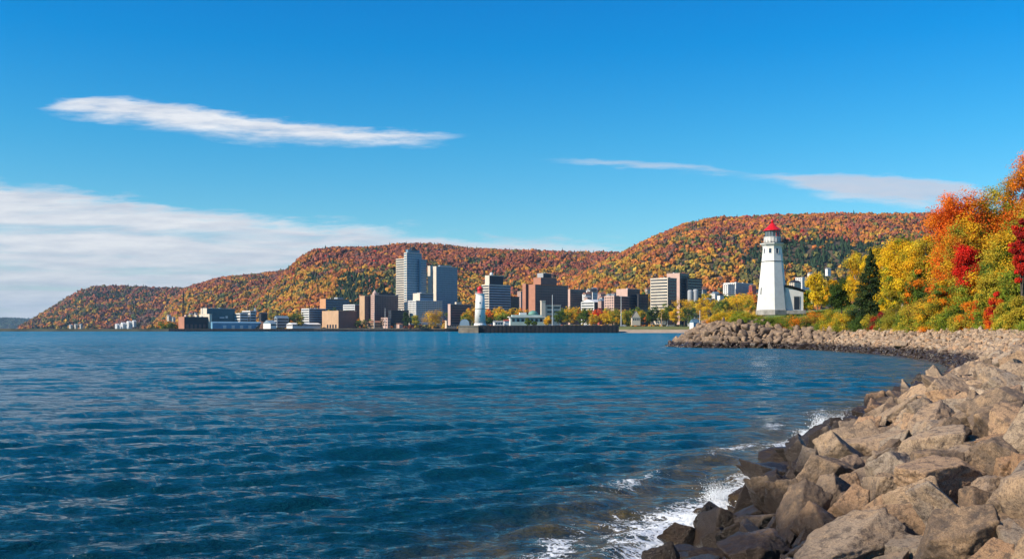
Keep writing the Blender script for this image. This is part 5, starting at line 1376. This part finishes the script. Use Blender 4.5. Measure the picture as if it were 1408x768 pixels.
# a few lone stones in the shallows and one perched on the crest
for cx_, cy_, r in ((1058, 620, .22), (1050, 628, .12), (1108, 604, .12)):
    d = H * F / (cy_ - HZ); rocks.append([(cx_ - CX) / F * d, d, 0.02, r, 7, (0, 0, 1), (1.3, 1, .6), 'small ochre stone alone in the water, %s' % ('largest of the three' if r > .2 else 'left smaller one' if cx_ < 1055 else 'farther smaller one')])
x, y, z = px(1240, 454, 138); rocks.append([x, y, surf_z(x, y) + .5, 1.0, 8, (0, .2, 1), (1, .9, .9), 'pale boulder perched on the crest of the cove rocks'])
vis = [q for q in rocks]
def shown(q):
    u = q[0] / q[1] * F + CX
    return q[3] / q[1] if -20 < u < 1428 and HZ + (H - q[2]) / q[1] * F < 800 else 0
order = sorted(range(len(rocks)), key=lambda i: -(shown(rocks[i]) + (10 if rocks[i][7] else 0)))
single = set(order[:298])
def boulder_label(q):
    x, y, z, r = q[:4]
    size = 'large' if r > .6 else 'medium' if r > .43 else 'small'
    wet = 'dark wet' if z < 0.5 else 'damp brown' if z < 0.9 else 'tan'
    row = 'at the waterline' if z < 0.5 else 'over the wet rocks' if z < 0.9 else 'in mid bank' if z < 1.6 else 'on the upper bank'
    shp = 'long' if q[6][0] > 1.12 else 'tall' if q[6][2] > 1.0 else 'flat' if q[6][2] < 0.86 else 'blocky'
    part = ('near the picture bottom' if y < 12 else 'beside the surf' if y < 19 else 'below the upper splash' if y < 28 else 'by the upper splash' if y < 38
            else 'past the upper splash' if y < 55 else 'at the cove corner' if y < 95 else 'on the cove bank' if y < 178 else 'on the lighthouse point')
    return '%s %s %s boulder %s, %s' % (size, shp, wet, row, part)
def boulder_label_old(q):
    x, y, z, r = q[:4]
    size = 'large' if r > .72 else 'medium' if r > .5 else 'small'
    wet = 'dark wet' if z < 0.5 else 'part wet brown' if z < 0.95 else 'dry tan'
    row = 'at the waterline' if z < 0.5 else 'just above the wet rocks' if z < 0.95 else 'in the middle rows' if z < 1.8 else 'on the upper rows'
    part = ('near the bottom of the picture' if y < 14 else 'level with the white surf' if y < 20 else 'below the upper splash' if y < 29 else 'beside the upper splash' if y < 38
            else 'beyond the upper splash' if y < 55 else 'where the near bank meets the cove' if y < 95 else 'on the cove bank' if y < 178 else 'on the lighthouse point')
    return '%s %s boulder %s, %s' % (size, wet, row, part)
from collections import defaultdict
fam = defaultdict(list)
for i in order[:298]:
    if not rocks[i][7]: fam[boulder_label(rocks[i])].append(i)
ORD = 'nearest second third fourth fifth sixth seventh eighth ninth tenth eleventh twelfth'.split()
for lb, ids in fam.items():
    ids.sort(key=lambda i: rocks[i][1])
    for k, i in enumerate(ids):
        if len(ids) == 1: rocks[i][7] = lb
        elif len(ids) == 2: rocks[i][7] = lb + (', nearer one' if k == 0 else ', farther one')
        elif k == len(ids) - 1: rocks[i][7] = lb + ', farthest one'
        else: rocks[i][7] = lb + ', %s one' % (ORD[k] + (' nearest' if k else '') if k < 12 else 'far')
print('LABELMAX', max(len(v) for v in fam.values()), len(fam))
for i in order[:298]:
    q = rocks[i]; tm = q[4] if (q[4] < 12) else 7
    if q[1] > 60: tm = 6 + tm % 6
    o = bpy.data.objects.new('boulder', NEAR_T[tm]); COL.objects.link(o)
    o.location = q[:3]; o.rotation_euler = q[5]; o.scale = tuple(q[3] * c for c in q[6])
    if q[1] > 176: o.material_slots[0].link = 'OBJECT'; o.material_slots[0].material = M_ROCKD
    if q[7]: tag(o, q[7], 'boulder', 'boulders of the rock bank')
    else: tag(o, boulder_label(q), 'boulder', 'boulders of the rock bank')
VV, FF, RR = [], [], []; off = 0
from mathutils import Euler
for i in order[298:]:
    q = rocks[i]; V, Fc = FAR_T[q[4] % 10]
    Rm = np.array(Euler(q[5]).to_matrix()); W = (V * (q[3] * np.array(q[6]))) @ Rm.T + np.array(q[:3])
    VV.append(W); FF.append(Fc + off); off += len(V); RR.append(np.full(len(V), rng.random() * (0.16 if q[1] > 176 else 1.0)))
if VV:
    o = mesh_np('riprap', np.concatenate(VV), np.concatenate(FF), M_ROCKS, attrs={'rnd': np.concatenate(RR)}, smooth=True)
    tag(o, 'countless smaller stones packing the rock bank around the cove', 'riprap', kind='stuff')
print('ROCKS', len(rocks), 'individual 298')

# ------------------------------------------------------------------ spray thrown up where waves hit the rocks
def spray(label, spots, seed):
    rng = np.random.default_rng(seed); c, r = [], []
    for (cx_, cy_, wpx, hpx, n) in spots:
        d = H * F / (cy_ - HZ); x, y = (cx_ - CX) / F * d, d; w_, h_ = wpx / F * d, hpx / F * d
        jets = rng.uniform(-.5, .5, 9); jh = rng.uniform(.3, 1, 9)
        for _ in range(n):
            j = rng.integers(0, 9); f = rng.random() ** 1.7
            c.append((x + jets[j] * w_ + rng.normal(0, .08) * w_ * (1 + f), y + rng.normal(0, .25) * w_, 0.02 + f * jh[j] * h_)); r.append(rng.uniform(.25, 1) ** 2 * .011 * (1.3 - f) * max(1, d / 20))
    c, r = np.array(c), np.array(r); V, Fc = ico(1)
    W = V[None] * r[:, None, None] + c[:, None]; Fq = Fc[None] + (np.arange(len(c)) * len(V))[:, None, None]
    m = plain('spray', (0.85, 0.87, 0.88), 0.4, 0.02)
    tag(mesh_np('sea_spray', W.reshape(-1, 3), Fq.reshape(-1, 3), m, smooth=True), label, 'spray', kind='stuff')
spray('white spray leaping up beside the upper wet rocks', [(1140, 590, 44, 34, 7000), (1118, 600, 34, 12, 2500)], 1)
spray('white surf spray against the lower wet rocks', [(1008, 690, 64, 34, 9000), (970, 716, 60, 14, 5000), (1044, 655, 34, 16, 3000)], 2)

# ------------------------------------------------------------------ air between here and the far hills
hzb = MB().box((-19500, -600, -6), (19500, 20500, 520)).build('haze', bpy.data.materials.new('haze'))
hm = hzb.data.materials[0]; hm.use_nodes = True; t = NT(hm.node_tree); t.n.clear()
pv = t.node('ShaderNodeVolumePrincipled'); pv.inputs['Color'].default_value = (0.45, 0.72, 1.0, 1); pv.inputs['Density'].default_value = HAZE
ho = t.node('ShaderNodeOutputMaterial'); t.l.new(pv.outputs[0], ho.inputs['Volume'])
tag(hzb, 'thin blue autumn haze over the lake and hills', 'haze', kind='stuff')
